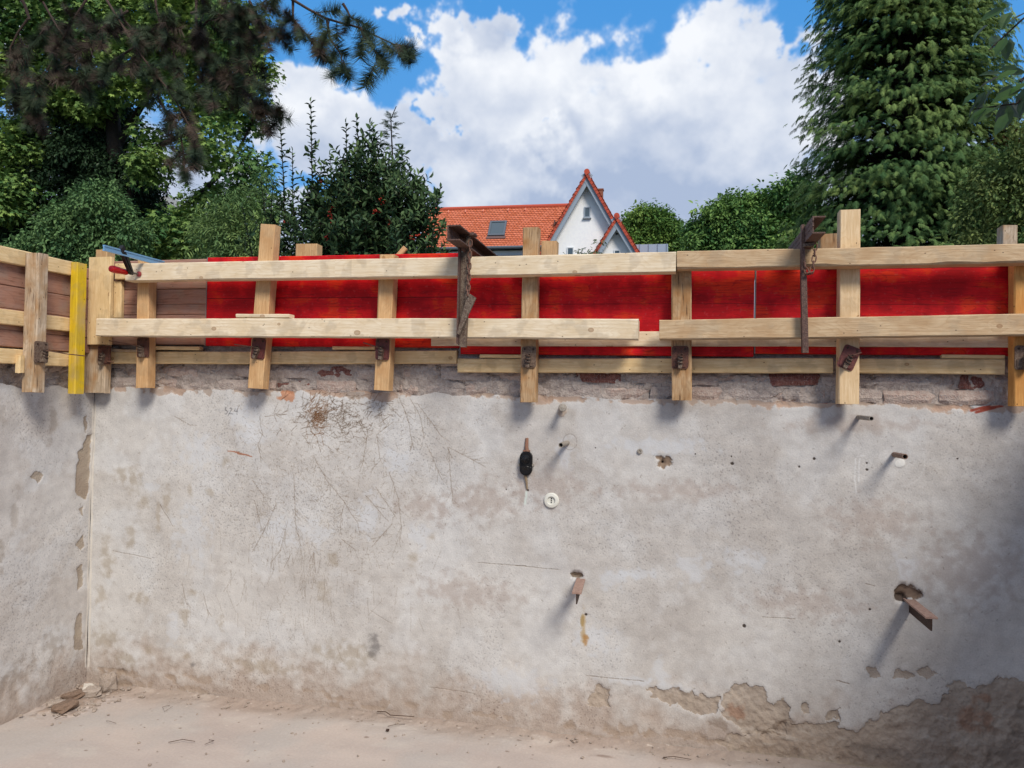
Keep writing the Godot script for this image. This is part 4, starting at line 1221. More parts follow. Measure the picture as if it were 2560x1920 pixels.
# ------------------------------------------------------------------ formwork
func formwork() -> void:
	rng.seed = 900
	# boards of the shuttering itself
	var pn := thing("formwork_panel", "old brown formwork panel of weathered planks in the left corner of the long wall", "formwork panel", Vector3(0.03, 1.94, 0.0))
	var inv := Vector3(-0.03, -1.94, 0.0)
	var bk := st_new()
	box(bk, Vector3(0.03, 1.95, -0.012), Vector3(0.722, 2.42, -0.001), Transform3D(Basis(), inv))
	put("added_backing", bk.commit(), M.rust_dark, pn)  # added dark sheet that keeps light from showing through the plank seams
	for q in [[1.945, 2.0305], [2.0315, 2.1130], [2.1140, 2.173], [2.174, 2.2570], [2.2580, 2.341], [2.342, 2.424]]:
		var o := timber("plank", "", "", M.brown, 0.03, (q[0] + q[1]) / 2, 0.722, (q[0] + q[1]) / 2 + 0.004, q[1] - q[0], 0.0, 0.03, "", 0.0008, pn)
		o.position += inv
	for q in [["bright red formwork panel nearest the left corner, between brown planks and first steel clamp", 0.727, 2.186, 1.945, 2.436], ["middle red formwork panel between the two steel clamps, set lower than its left neighbour", 2.192, 3.642, 1.912, 2.380], ["red formwork panel at the right end behind the second steel clamp", 3.650, 5.15, 1.926, 2.396]]:
		var t := thing("formwork_panel", q[0], "formwork panel", Vector3(q[1], q[3], 0), "red shuttering panels")
		var o := timber("board", "", "", M.red, q[1], (q[3] + q[4]) / 2, q[2], (q[3] + q[4]) / 2, q[4] - q[3], 0.003, 0.03, "", 0.0003, t)
		o.position -= t.position
		var st := st_new()
		box(st, Vector3(-0.004, 0.0, 0.001), Vector3(-0.0005, q[4] - q[3], 0.0335))
		put("edge_strip", st.commit(), plain(Color(0.55, 0.52, 0.50), 0.5, 0.4), t)
	# low boards on the wall face
	var LB := "low boards closing the gap above the bricks"
	timber("board", "long yellowish low board under the left half of the long lower rail", "board", M.yellow_board, 0.112, 1.873, 2.172, 1.896, 0.068, 0.003, 0.034, LB)
	timber("board", "long low board in the middle, stepped down from the board at its left", "board", M.yellow_board, 2.178, 1.854, 4.0, 1.872, 0.071, 0.002, 0.034, LB)
	timber("board", "low board right of the upright with the tilted red plate", "board", M.yellow_board, 4.09, 1.871, 4.725, 1.874, 0.068, 0.002, 0.034, LB)
	var WS := "thin packing strips lying on the low boards"
	timber("packing_strip", "thin strip lying on the low board beside the first upright", "packing strip", M.yellow_board, 0.345, 1.929, 0.700, 1.928, 0.020, 0.012, 0.05, WS)
	timber("packing_strip", "thin strip lying on the low board left of the third upright", "packing strip", M.yellow_board, 1.485, 1.937, 1.725, 1.937, 0.016, 0.008, 0.036, WS)
	timber("packing_strip", "thin strip on the stepped-down board, left of the upright with the grey plate", "packing strip", M.yellow_board, 2.296, 1.901, 2.512, 1.902, 0.018, 0.008, 0.036, WS)
	timber("packing_strip", "thin strip on the low board at the far right", "packing strip", M.yellow_board, 4.465, 1.919, 4.724, 1.919, 0.017, 0.008, 0.036, WS)
	timber("board", "narrow dirty strip between the grey corner post and first upright", "board", M.grey_wood, 0.13, 1.916, 0.36, 1.909, 0.016, 0.012, 0.05)
	# long middle batten behind the lower rails
	timber("batten", "long pale batten seen below the lower rails, against the red panels", "batten", M.spruce, 2.037, 1.990, 4.80, 1.998, 0.072, 0.0315, 0.044)
	# uprights on the long wall
	var G := "uprights along the long wall"
	var zb := 0.0455
	var zf := 0.115
	for q in [
		["square tan upright nearest the left corner, its tie plate half hidden by a strip", M.post_tan, 0.397, 1.704, 0.388, 2.423, 0.074],
		["leaning tall tan upright with sawn top standing above the left rail", M.post_tan, 1.084, 1.713, 1.132, 2.592, 0.087],
		["tan upright just left of the first steel clamp, ending level with the rail top", M.post_tan, 1.792, 1.716, 1.810, 2.420, 0.081],
		["brownish upright in the middle with a knot at its tall top, before the orange roof", M.post_old, 2.568, 1.671, 2.562, 2.540, 0.079],
		["brown upright where the two upper rails meet", M.post_old, 3.308, 1.696, 3.294, 2.385, 0.093],
		["tallest pale upright, right of the second steel clamp, with a tilted red plate", M.post_pale, 4.053, 1.695, 4.047, 2.585, 0.088],
		["amber upright cut by the right edge of the picture", M.amber, 4.772, 1.700, 4.768, 2.385, 0.083]]:
		timber("timber_post", q[0], "timber post", q[1], q[2], q[3], q[4], q[5], q[6], zb, zf, G, 0.0016)
	# corner
	timber("timber_post", "short grey weathered post in the corner beneath the new board", "timber post", M.grey_wood, 0.063, 1.671, 0.063, 2.36, 0.142, 0.028, 0.0795, "", 0.002)
	timber("board", "new upright board fixed over the grey corner post", "board", M.yellow_board, 0.106, 1.943, 0.103, 2.436, 0.145, 0.081, 0.110, "", 0.0015)
	timber("board", "short upright board between the new corner board and first upright", "board", M.yellow_board, 0.172, 2.098, 0.170, 2.304, 0.068, 0.031, 0.060)
	timber("board", "short level board behind the red clamp handle", "board", M.yellow_board, 0.180, 2.357, 0.346, 2.357, 0.090, 0.0465, 0.079)
	# rails on the uprights
	var R := "long rails laid across the uprights"
	timber("rail", "upper left rail, pale new timber with knots", "rail", M.spruce, 0.338, 2.330, 3.272, 2.344, 0.094, 0.1155, 0.195, R, 0.0016)
	timber("rail", "upper right rail, tan timber with bark edge below", "rail", M.beam, 3.277, 2.350, 5.15, 2.362, 0.084, 0.1155, 0.195, R, 0.0018, null, 0.012)
	timber("rail", "lower left rail, pale new timber ending short of the middle", "rail", M.spruce, 0.163, 2.035, 3.104, 2.027, 0.096, 0.1155, 0.195, R, 0.0016)
	timber("rail", "lower right rail, tan rough-sawn timber", "rail", M.beam, 3.202, 2.028, 5.15, 2.055, 0.092, 0.1155, 0.195, R, 0.0018)
	timber("offcut", "flat thin offcut lying on the lower rail at the leaning upright", "offcut", M.spruce, 1.003, 2.094, 1.310, 2.092, 0.02, 0.13, 0.185)
	# stubs of the outer uprights that rise behind
	var S := "tops of the outer uprights behind the panels"
	for q in [["small square stub behind the new corner board", M.post_tan, -0.316, 2.583, 0.08], ["wide sawn stub behind the red panel, right of the leaning upright", M.post_tan, 1.098, 2.590, 0.136], ["stub with a crack beside the middle upright, before the orange roof", M.post_tan, 2.570, 2.578, 0.09], ["brown stub half hidden by the tallest upright", M.post_old, 4.062, 2.583, 0.10], ["wedge-shaped grey stub at the right edge, before the shrub", M.grey_wood, 4.900, 2.606, 0.068]]:
		timber("timber_stub", q[0], "timber stub", q[1], q[2], 1.62, q[2] + (0.006 if q[4] < 0.07 else 0.0), q[3], q[4], -0.48, -0.40, S, 0.002)
	timber("offcut", "slanting offcut poking up behind the upright left of the first steel clamp", "offcut", M.post_tan, 1.775, 2.375, 1.868, 2.476, 0.03, -0.02, -0.002)

	# side wall shuttering
	var sp := thing("formwork_panel", "brown weathered plank panel along the left wall", "formwork panel", Vector3(0, 1.89, 0.03))
	bk = st_new()
	box(bk, Vector3(-0.012, 1.90, 0.045), Vector3(0.001, 2.37, 2.4), Transform3D(Basis(), -sp.position))
	put("added_backing", bk.commit(), M.rust_dark, sp)  # added behind the side planks too, blocking light at their seams
	for q in [[1.895, 1.9800], [1.981, 2.0845], [2.0855, 2.198], [2.199, 2.3105], [2.3125, 2.374]]:
		var o := side_timber("plank", "", "", M.brown, (q[0] + q[1]) / 2, 0.045, (q[0] + q[1]) / 2, 2.4, q[1] - q[0], 0.002, 0.03, "", 0.0008, sp)
		o.position -= sp.position
	var SR := "level boards along the left wall"
	side_timber("rail", "top yellowish board on the left wall", "rail", M.yellow_board, 2.345, 0.19, 2.340, 2.4, 0.076, 0.0315, 0.060, SR)
	side_timber("rail", "middle yellowish board on the left wall", "rail", M.yellow_board, 2.041, 0.19, 2.036, 2.4, 0.074, 0.0315, 0.060, SR)
	side_timber("rail", "lowest yellowish board on the left wall, above the rubble masonry", "rail", M.yellow_board, 1.848, 0.19, 1.843, 2.4, 0.074, 0.006, 0.060, SR)
	put_vertical("timber_post", "grey weathered post with nail holes on the left wall", "timber post", M.grey_wood, 1.671, 2.372, 0.512, 0.575, 0.0615, 0.142)
	put_vertical("timber_post", "yellow painted upright beside the corner", "timber post", M.yellow_paint, 1.665, 2.378, 0.203, 0.272, 0.0615, 0.108)
	put_vertical("block", "short block under the low board behind the grey left-wall post", "block", M.yellow_board, 1.766, 1.853, 0.585, 0.618, 0.0615, 0.09)

func put_vertical(called: String, label: String, category: String, mat: Material, y0: float, y1: float, z0: float, z1: float, x0: float, x1: float) -> void:
	var p0 := Vector3((x0 + x1) / 2, y0, (z0 + z1) / 2)
	var p1 := Vector3((x0 + x1) / 2, y1, (z0 + z1) / 2)
	tag(put(called, timber_mesh(y1 - y0, z1 - z0, x1 - x0, 0.002), mat, null, axis_frame(p0, p1, Vector3.RIGHT)), label, category)

func fittings() -> void:
	rng.seed = 77
	# tie plates
	tie_plate("grey rusty tie plate on the grey left-wall post with a long rod", Vector3(0.1425, 1.874, 0.546), 0.085, 0.108, 0.0, M.plate_grey, [Vector3(0.02, 0.01, 0.014), Vector3(0.16, 0.0, 0.016), Vector3(0.28, -0.004, 0.02)], Basis(Vector3.UP, PI / 2))
	tie_plate("half hidden rusty tie plate on the grey corner post", Vector3(0.128, 1.885, 0.0805), 0.08, 0.106, 0.0, M.plate_brown, [Vector3(0.03, -0.035, 0.014), Vector3(0.075, -0.04, 0.02)])
	tie_plate("dark brown tie plate on the first upright with a thin rod to the left", Vector3(0.402, 1.928, 0.116), 0.074, 0.110, 0.03, M.plate_brown, [Vector3(0.0, 0.004, 0.016), Vector3(-0.09, 0.018, 0.022), Vector3(-0.195, 0.034, 0.03)])
	tie_plate("red-brown tie plate on the leaning tall upright", Vector3(1.100, 1.926, 0.116), 0.078, 0.112, -0.08, M.plate_red, [Vector3(0.0, 0.006, 0.016), Vector3(-0.06, 0.012, 0.02), Vector3(-0.125, 0.02, 0.03)])
	tie_plate("red-brown tie plate on the upright left of the first steel clamp", Vector3(1.800, 1.928, 0.116), 0.074, 0.110, 0.0, M.plate_red, [Vector3(0.0, 0.004, 0.016), Vector3(-0.05, 0.018, 0.02), Vector3(-0.095, 0.032, 0.03)])
	tie_plate("grey mortar-crusted tie plate on the middle upright", Vector3(2.568, 1.895, 0.116), 0.072, 0.104, 0.0, M.plate_grey, [])
	tie_plate("dark brown tie plate on the upright where the upper rails meet", Vector3(3.299, 1.900, 0.116), 0.078, 0.108, 0.0, M.plate_brown, [])
	tie_plate("tilted dark red tie plate on the tallest pale upright", Vector3(4.050, 1.906, 0.116), 0.074, 0.108, -0.38, M.plate_red, [Vector3(0.0, 0.004, 0.016), Vector3(0.05, 0.022, 0.025)])
	tie_plate("grey tie plate on the amber upright at the right edge", Vector3(4.768, 1.913, 0.116), 0.076, 0.106, 0.0, M.plate_grey, [])
	# first shuttering clamp
	var a := thing("steel_clamp", "rusty shuttering clamp with a hanging wedge, in front of the orange roof", "formwork clamp", Vector3(2.255, 2.40, 0.2))
	var o := -a.position
	var back := Transform3D(Basis(), o)
	put("slotted_bar", channel_mesh(-0.62, 0.43, 0.072, 0.062, 1, 0.036, 0.011), M.rust, a, Transform3D(Basis(), o + Vector3(2.227, 2.418, 0)))
	var st := st_new()
	prism(st, PackedVector2Array([Vector2(2.238, 2.40), Vector2(2.236, 1.945), Vector2(2.250, 1.935), Vector2(2.272, 1.935), Vector2(2.279, 2.20), Vector2(2.282, 2.48), Vector2(2.263, 2.48), Vector2(2.262, 2.40)]), 0.200, 0.232, back)
	put("arm", st.commit(), M.rust_grey, a)
	st = st_new()
	box(st, Vector3(2.234, 1.95, 0.232), Vector3(2.242, 2.42, 0.262), back)
	put("arm_flange", st.commit(), M.rust, a)
	st = st_new()
	box(st, Vector3(2.238, 1.95, -0.40), Vector3(2.28, 2.48, -0.37), back)
	put("arm", st.commit(), M.rust, a)
	st = st_new()
	prism(st, rounded(0.085, 0.014, 0.006), 0.19, 0.245, Transform3D(Basis(Vector3.BACK, 0.05), o + Vector3(2.268, 2.486, 0)))
	put("cross_pin", st.commit(), M.rust, a)
	st = st_new()
	prism(st, PackedVector2Array([Vector2(2.240, 1.998), Vector2(2.252, 1.992), Vector2(2.332, 2.170), Vector2(2.300, 2.190), Vector2(2.290, 2.186)]), 0.264, 0.276, back)
	put("wedge", st.commit(), M.rust_grey, a)
	put("chain", chain_mesh([Vector3(2.289, 2.455, 0.24), Vector3(2.288, 2.40, 0.243), Vector3(2.287, 2.33, 0.244), Vector3(2.289, 2.25, 0.255), Vector3(2.293, 2.18, 0.285)], 0.036, 0.0030), M.rust_bright, a, back)
	# second shuttering clamp
	var b := thing("steel_clamp", "rusty shuttering clamp with slack chain, left of the tallest upright", "formwork clamp", Vector3(3.84, 2.41, 0.2))
	o = -b.position
	back = Transform3D(Basis(), o)
	put("slotted_bar", channel_mesh(-0.62, 0.43, 0.074, 0.052, 2, 0.034, 0.012), M.rust, b, Transform3D(Basis(), o + Vector3(3.834, 2.413, 0)))
	st = st_new()
	prism(st, PackedVector2Array([Vector2(3.820, 2.495), Vector2(3.822, 2.25), Vector2(3.832, 1.92), Vector2(3.858, 1.92), Vector2(3.846, 2.25), Vector2(3.833, 2.41), Vector2(3.833, 2.495)]), 0.200, 0.236, back)
	put("arm", st.commit(), M.rust, b)
	st = st_new()
	box(st, Vector3(3.835, 1.95, -0.40), Vector3(3.87, 2.48, -0.37), back)
	put("arm", st.commit(), M.rust, b)
	st = st_new()
	prism(st, PackedVector2Array([Vector2(3.826, 2.392), Vector2(3.874, 2.398), Vector2(3.876, 2.410), Vector2(3.826, 2.408)]), 0.195, 0.25, back)
	put("wedge", st.commit(), M.rust_grey, b)
	st = st_new()
	tube(st, [Vector3(3.708, 2.476, 0.24), Vector3(3.78, 2.470, 0.238), Vector3(3.856, 2.463, 0.236)], [0.003, 0.004, 0.004], 6)
	put("pin", st.commit(), M.rust_grey, b)
	put("chain", chain_mesh([Vector3(3.878, 2.405, 0.24), Vector3(3.876, 2.36, 0.243), Vector3(3.870, 2.31, 0.246), Vector3(3.862, 2.275, 0.25), Vector3(3.848, 2.262, 0.252), Vector3(3.838, 2.29, 0.25), Vector3(3.832, 2.322, 0.246)], 0.034, 0.0030), M.rust_bright, b, back)
	# screw clamp in the corner
	var k := thing("screw_clamp", "bar clamp with red handle and blue bar over the corner", "screw clamp", Vector3(0.43, 2.33, 0.2))
	o = -k.position
	back = Transform3D(Basis(), o)
	var blue := plain(Color(0.50, 0.68, 0.82), 0.3, 0.35)
	st = st_new()
	var bar_t := Transform3D(Basis(Vector3.RIGHT, 0.0), o + Vector3(0.452, 2.392, 0))
	box(st, Vector3(-0.003, 0, -0.45), Vector3(0.003, 0.026, 0.50), bar_t)
	box(st, Vector3(-0.006, 0.0205, -0.45), Vector3(0.006, 0.028, 0.4998), bar_t)
	box(st, Vector3(-0.006, -0.002, -0.45), Vector3(0.006, 0.0055, 0.4998), bar_t)
	put("clamp_bar", st.commit(), blue, k)
	var blk := plain(Color(0.075, 0.08, 0.095), 0.5, 0.2)
	st = st_new()
	var A := Vector3(0.452, 2.425, 0.37) + o
	var B := Vector3(0.420, 2.318, 0.255) + o
	var arm_t := axis_frame(A, B, Vector3.RIGHT)
	var AL := A.distance_to(B)
	prism(st, PackedVector2Array([Vector2(-0.012, -0.016), Vector2(0.03, -0.018), Vector2(AL, -0.012), Vector2(AL + 0.014, 0.0), Vector2(AL, 0.012), Vector2(0.03, 0.018), Vector2(-0.012, 0.014)]), -0.009, 0.009, arm_t)
	prism(st, PackedVector2Array([Vector2(0.025, -0.006), Vector2(AL - 0.015, -0.004), Vector2(AL - 0.015, 0.004), Vector2(0.025, 0.006)]), 0.009, 0.013, arm_t)
	put("sliding_arm", st.commit(), blk, k)
	st = st_new()
	box(st, Vector3(-0.010, -0.13, -0.45), Vector3(0.010, 0.034, -0.425), bar_t)
	put("fixed_arm", st.commit(), blk, k)
	var red := plain(Color(0.74, 0.04, 0.07), 0.35)
	st = st_new()
	var ht := Transform3D(Basis(Vector3.RIGHT, PI / 2), o + Vector3(0.4, 2.320, 0.262))
	lathe(st, [[0.0, 0.0], [0.013, 0.0], [0.0155, 0.006], [0.016, 0.05], [0.0175, 0.06], [0.019, 0.075], [0.019, 0.108], [0.016, 0.119], [0.008, 0.123], [0.0, 0.123]], ht, 16)
	put("handle", st.commit(), red, k)
	st = st_new()
	tube(st, [Vector3(0.4, 2.320, 0.28) + o, Vector3(0.418, 2.320, 0.235) + o, Vector3(0.424, 2.321, 0.198) + o], [0.005, 0.005, 0.005], 8)
	put("screw", st.commit(), plain(Color(0.45, 0.44, 0.43), 0.35, 0.9), k)
	st = st_new()
	lathe(st, [[0.0, 0.009], [0.008, 0.009], [0.010, 0.004], [0.0145, 0.004], [0.0155, 0.0]], Transform3D(Basis(Vector3.RIGHT, PI / 2), o + Vector3(0.424, 2.321, 0.1965)), 18)
	put("pad", st.commit(), plain(Color(0.62, 0.28, 0.28), 0.4, 0.3), k)

	# old rotary switch
	var w := thing("light_switch", "old black rotary light switch between two short pipe stubs", "light switch", Vector3(2.545, 1.36, 0.0))
	var bake := plain(Color(0.085, 0.08, 0.082), 0.32)
	st = st_new()
	prism(st, rounded(0.064, 0.122, 0.031, 8), 0.0, 0.022)
	prism(st, rounded(0.057, 0.115, 0.028, 8), 0.022, 0.03)
	put("case", st.commit(), bake, w)
	st = st_new()
	lathe(st, [[0.0, 0.028], [0.010, 0.027], [0.012, 0.014], [0.022, 0.012], [0.024, 0.0]], Transform3D(Basis(Vector3.RIGHT, PI / 2), Vector3(-0.002, 0.022, 0.028)), 20)
	for q in 16:
		var an := TAU * q / 16
		box(st, Vector3(-0.0012, 0.015, 0.0), Vector3(0.0012, 0.0225, 0.0155), Transform3D(Basis(Vector3.BACK, an), Vector3(-0.002, 0.022, 0.028)))
	put("knob", st.commit(), bake, w)
	st = st_new()
	for q in 7:
		var an := PI * (q + 0.5) / 7 + PI
		tube(st, [Vector3(cos(an) * 0.008, -0.012 + sin(an) * 0.008, 0.034), Vector3(cos(an) * 0.026, -0.012 + sin(an) * 0.036, 0.029)], [0.004, 0.0055], 6)
	prism(st, rounded(0.05, 0.05, 0.02, 6), 0.029, 0.035, Transform3D(Basis(), Vector3(0, -0.026, 0)))
	put("cover", st.commit(), bake, w)
	for s in [-1, 1]:
		st = st_new()
		prism(st, rounded(0.012, 0.012, 0.004), 0.0, 0.02, Transform3D(Basis(), Vector3(s * 0.034, -0.008, 0)))
		put("lug", st.commit(), M.pipe_grey, w)
	st = st_new()
	tube(st, [Vector3(0.002, 0.058, 0.010), Vector3(0.0, 0.085, 0.010), Vector3(0.0, 0.128, 0.004)], [0.011, 0.0095, 0.008], 10)
	box(st, Vector3(-0.017, 0.06, 0.0), Vector3(0.018, 0.067, 0.018))
	put("conduit", st.commit(), mottled(219, Color(0.60, 0.38, 0.31), Color(0.52, 0.42, 0.35), Color(0.66, 0.58, 0.5), 0.06), w)
	st = st_new()
	tube(st, [Vector3(-0.004, -0.058, 0.010), Vector3(0.002, -0.09, 0.008), Vector3(0.006, -0.132, 0.003)], [0.009, 0.0065, 0.004], 8)
	put("conduit", st.commit(), mottled(220, Color(0.62, 0.54, 0.44), Color(0.50, 0.43, 0.35), Color(0.7, 0.64, 0.55), 0.06), w)
	# round socket
	var so := thing("wall_socket", "round white wall socket below the black switch", "wall socket", Vector3(2.677, 1.177, 0.002))
	var cream := plain(Color(0.83, 0.83, 0.80), 0.35)
	st = st_new()
	lathe(st, [[0.0185, 0.003], [0.020, 0.0115], [0.0225, 0.0125], [0.034, 0.0105], [0.0385, 0.006], [0.0395, 0.0]], Transform3D(Basis(Vector3.RIGHT, PI / 2), Vector3.ZERO), 32)
	var cov := put("cover", st.commit(), cream, so)
	st = st_new()
	lathe(st, [[0.0, 0.0042], [0.0185, 0.0042]], Transform3D(Basis(Vector3.RIGHT, PI / 2), Vector3.ZERO), 24)
	put("insert", st.commit(), cream, cov)
	for s in [-1, 0, 1]:
		st = st_new()
		lathe(st, [[0.0, 0.0062], [0.0032, 0.0062], [0.0032, 0.003]], Transform3D(Basis(Vector3.RIGHT, PI / 2), Vector3(0.0, s * 0.0092, 0)), 10)
		put("hole", st.commit(), M.black, cov)
	# pipe stubs
	pipe_stub("short capped pipe stub high on the wall, right of the middle upright", [Vector3(2.712, 1.640, -0.03), Vector3(2.738, 1.648, 0.10)], 0.014, M.pipe_grey, false)
	pipe_stub("grey open pipe stub right of the black switch", [Vector3(2.755, 1.471, -0.03), Vector3(2.740, 1.467, 0.15)], 0.0125, M.pipe_grey, true)
	pipe_stub("pale pipe stub below the tallest upright", [Vector3(4.120, 1.634, -0.03), Vector3(4.126, 1.633, 0.22)], 0.0105, M.pipe_grey, true)
	pipe_stub("rusty open pipe stub at the right with a chalk ring", [Vector3(4.280, 1.464, -0.03), Vector3(4.270, 1.469, 0.20)], 0.012, mottled(221, Color(0.52, 0.40, 0.34), Color(0.60, 0.54, 0.49), Color(0.42, 0.28, 0.22), 0.08), true)
	var pg := thing("wall_plug", "small grey metal plug in the wall between socket and broken hole", "wall plug", Vector3(3.113, 1.440, 0.0))
	st = st_new()
	lathe(st, [[0.0, 0.004], [0.005, 0.005], [0.006, 0.008], [0.012, 0.007], [0.0135, 0.0]], Transform3D(Basis(Vector3.RIGHT, PI / 2), Vector3.ZERO), 14)
	put("cap", st.commit(), M.pipe_grey, pg)
	# steel T stubs left in the wall
	tee("shorter pinkish T-shaped steel stub below the socket with rust stain", Vector3(2.832, 0.790, -0.02), Vector3(2.842, 0.782, 0.25), 0.044, 0.052)
	tee("longer T-shaped steel stub low on the right under a broken hole", Vector3(4.352, 0.796, -0.02), Vector3(4.354, 0.798, 0.30), 0.048, 0.055)

func pipe_stub(label: String, pts: Array, radius: float, mat: Material, open: bool) -> void:
	var t := thing("pipe_stub", label, "pipe", pts[0], "pipe stubs in the wall")
	var p: Vector3 = (pts[1] as Vector3) - (pts[0] as Vector3)
	var st := st_new()
	tube(st, [Vector3.ZERO, p * 0.5, p], [radius, radius, radius], 14, not open)
	if open:
		tube(st, [p * 0.4, p], [radius * 0.76, radius * 0.76], 14, false)
		var f := axis_frame(p, p * 2.0, Vector3.UP)
		for k in 14:
			var a := TAU * k / 14; var b := TAU * (k + 1) / 14
			quad(st, f * Vector3(0, cos(a) * radius, sin(a) * radius), f * Vector3(0, cos(b) * radius, sin(b) * radius), f * Vector3(0, cos(b) * radius * 0.76, sin(b) * radius * 0.76), f * Vector3(0, cos(a) * radius * 0.76, sin(a) * radius * 0.76), p.normalized())
	var pp := put("pipe", st.commit(), mat, t)
	st = st_new()
	if open:
		tube(st, [p * 0.38, p * 0.42], [radius * 0.75, radius * 0.75], 12)
		put("bore", st.commit(), M.black, pp)
	else:
		lathe(st, [[radius * 1.35, -0.02], [radius * 1.45, 0.0], [radius * 1.3, 0.012], [0.0, 0.016]], Transform3D(axis_frame(p, p * 2.0, Vector3.UP).basis * Basis(Vector3.BACK, -PI / 2), p), 16)
		put("cap", st.commit(), mat, pp)

func tee(label: String, p0: Vector3, p1: Vector3, wide: float, deep: float) -> void:
	var t := thing("steel_stub", label, "steel beam stub", p0, "T-shaped steel stubs in the wall")
	var f := axis_frame(Vector3.ZERO, p1 - p0, Vector3.UP)   # x along, z up, y across
	var L := p0.distance_to(p1)
	var st := st_new()
	box(st, Vector3(0, -wide / 2, -0.004), Vector3(L, wide / 2, 0.004), f)
	put("flange", st.commit(), M.beam_pink, t)
	st = st_new()
	box(st, Vector3(0.0, -0.003, -deep), Vector3(L - 0.002, 0.003, -0.0042), f)
	put("web", st.commit(), M.rust_dark, t)

func chunk_mesh(seed_: int, s: Vector3) -> ArrayMesh:
	rng.seed = seed_
	var st := st_new()
	var g: Array = []
	for i in 7:
		var row: Array[Vector3] = []
		for k in 8:
			var th := PI * i / 6; var ph := TAU * k / 8
			var d := Vector3(sin(th) * cos(ph), cos(th), sin(th) * sin(ph))
			var q := 1.0 / maxf(maxf(absf(d.x), absf(d.y)), absf(d.z))
			row.append(d * lerpf(1.0, q, 0.6) * s * (0.5 + (rng.randf_range(-0.08, 0.08) if i > 0 and i < 6 else 0.0)))
		g.append(row)
	for i in 6:
		for k in 8:
			var k2 := (k + 1) % 8
			flat_tri(st, g[i][k], g[i + 1][k], g[i + 1][k2], g[i][k] + g[i + 1][k])
			flat_tri(st, g[i][k], g[i + 1][k2], g[i][k2], g[i][k] + g[i + 1][k2])
	return st.commit()

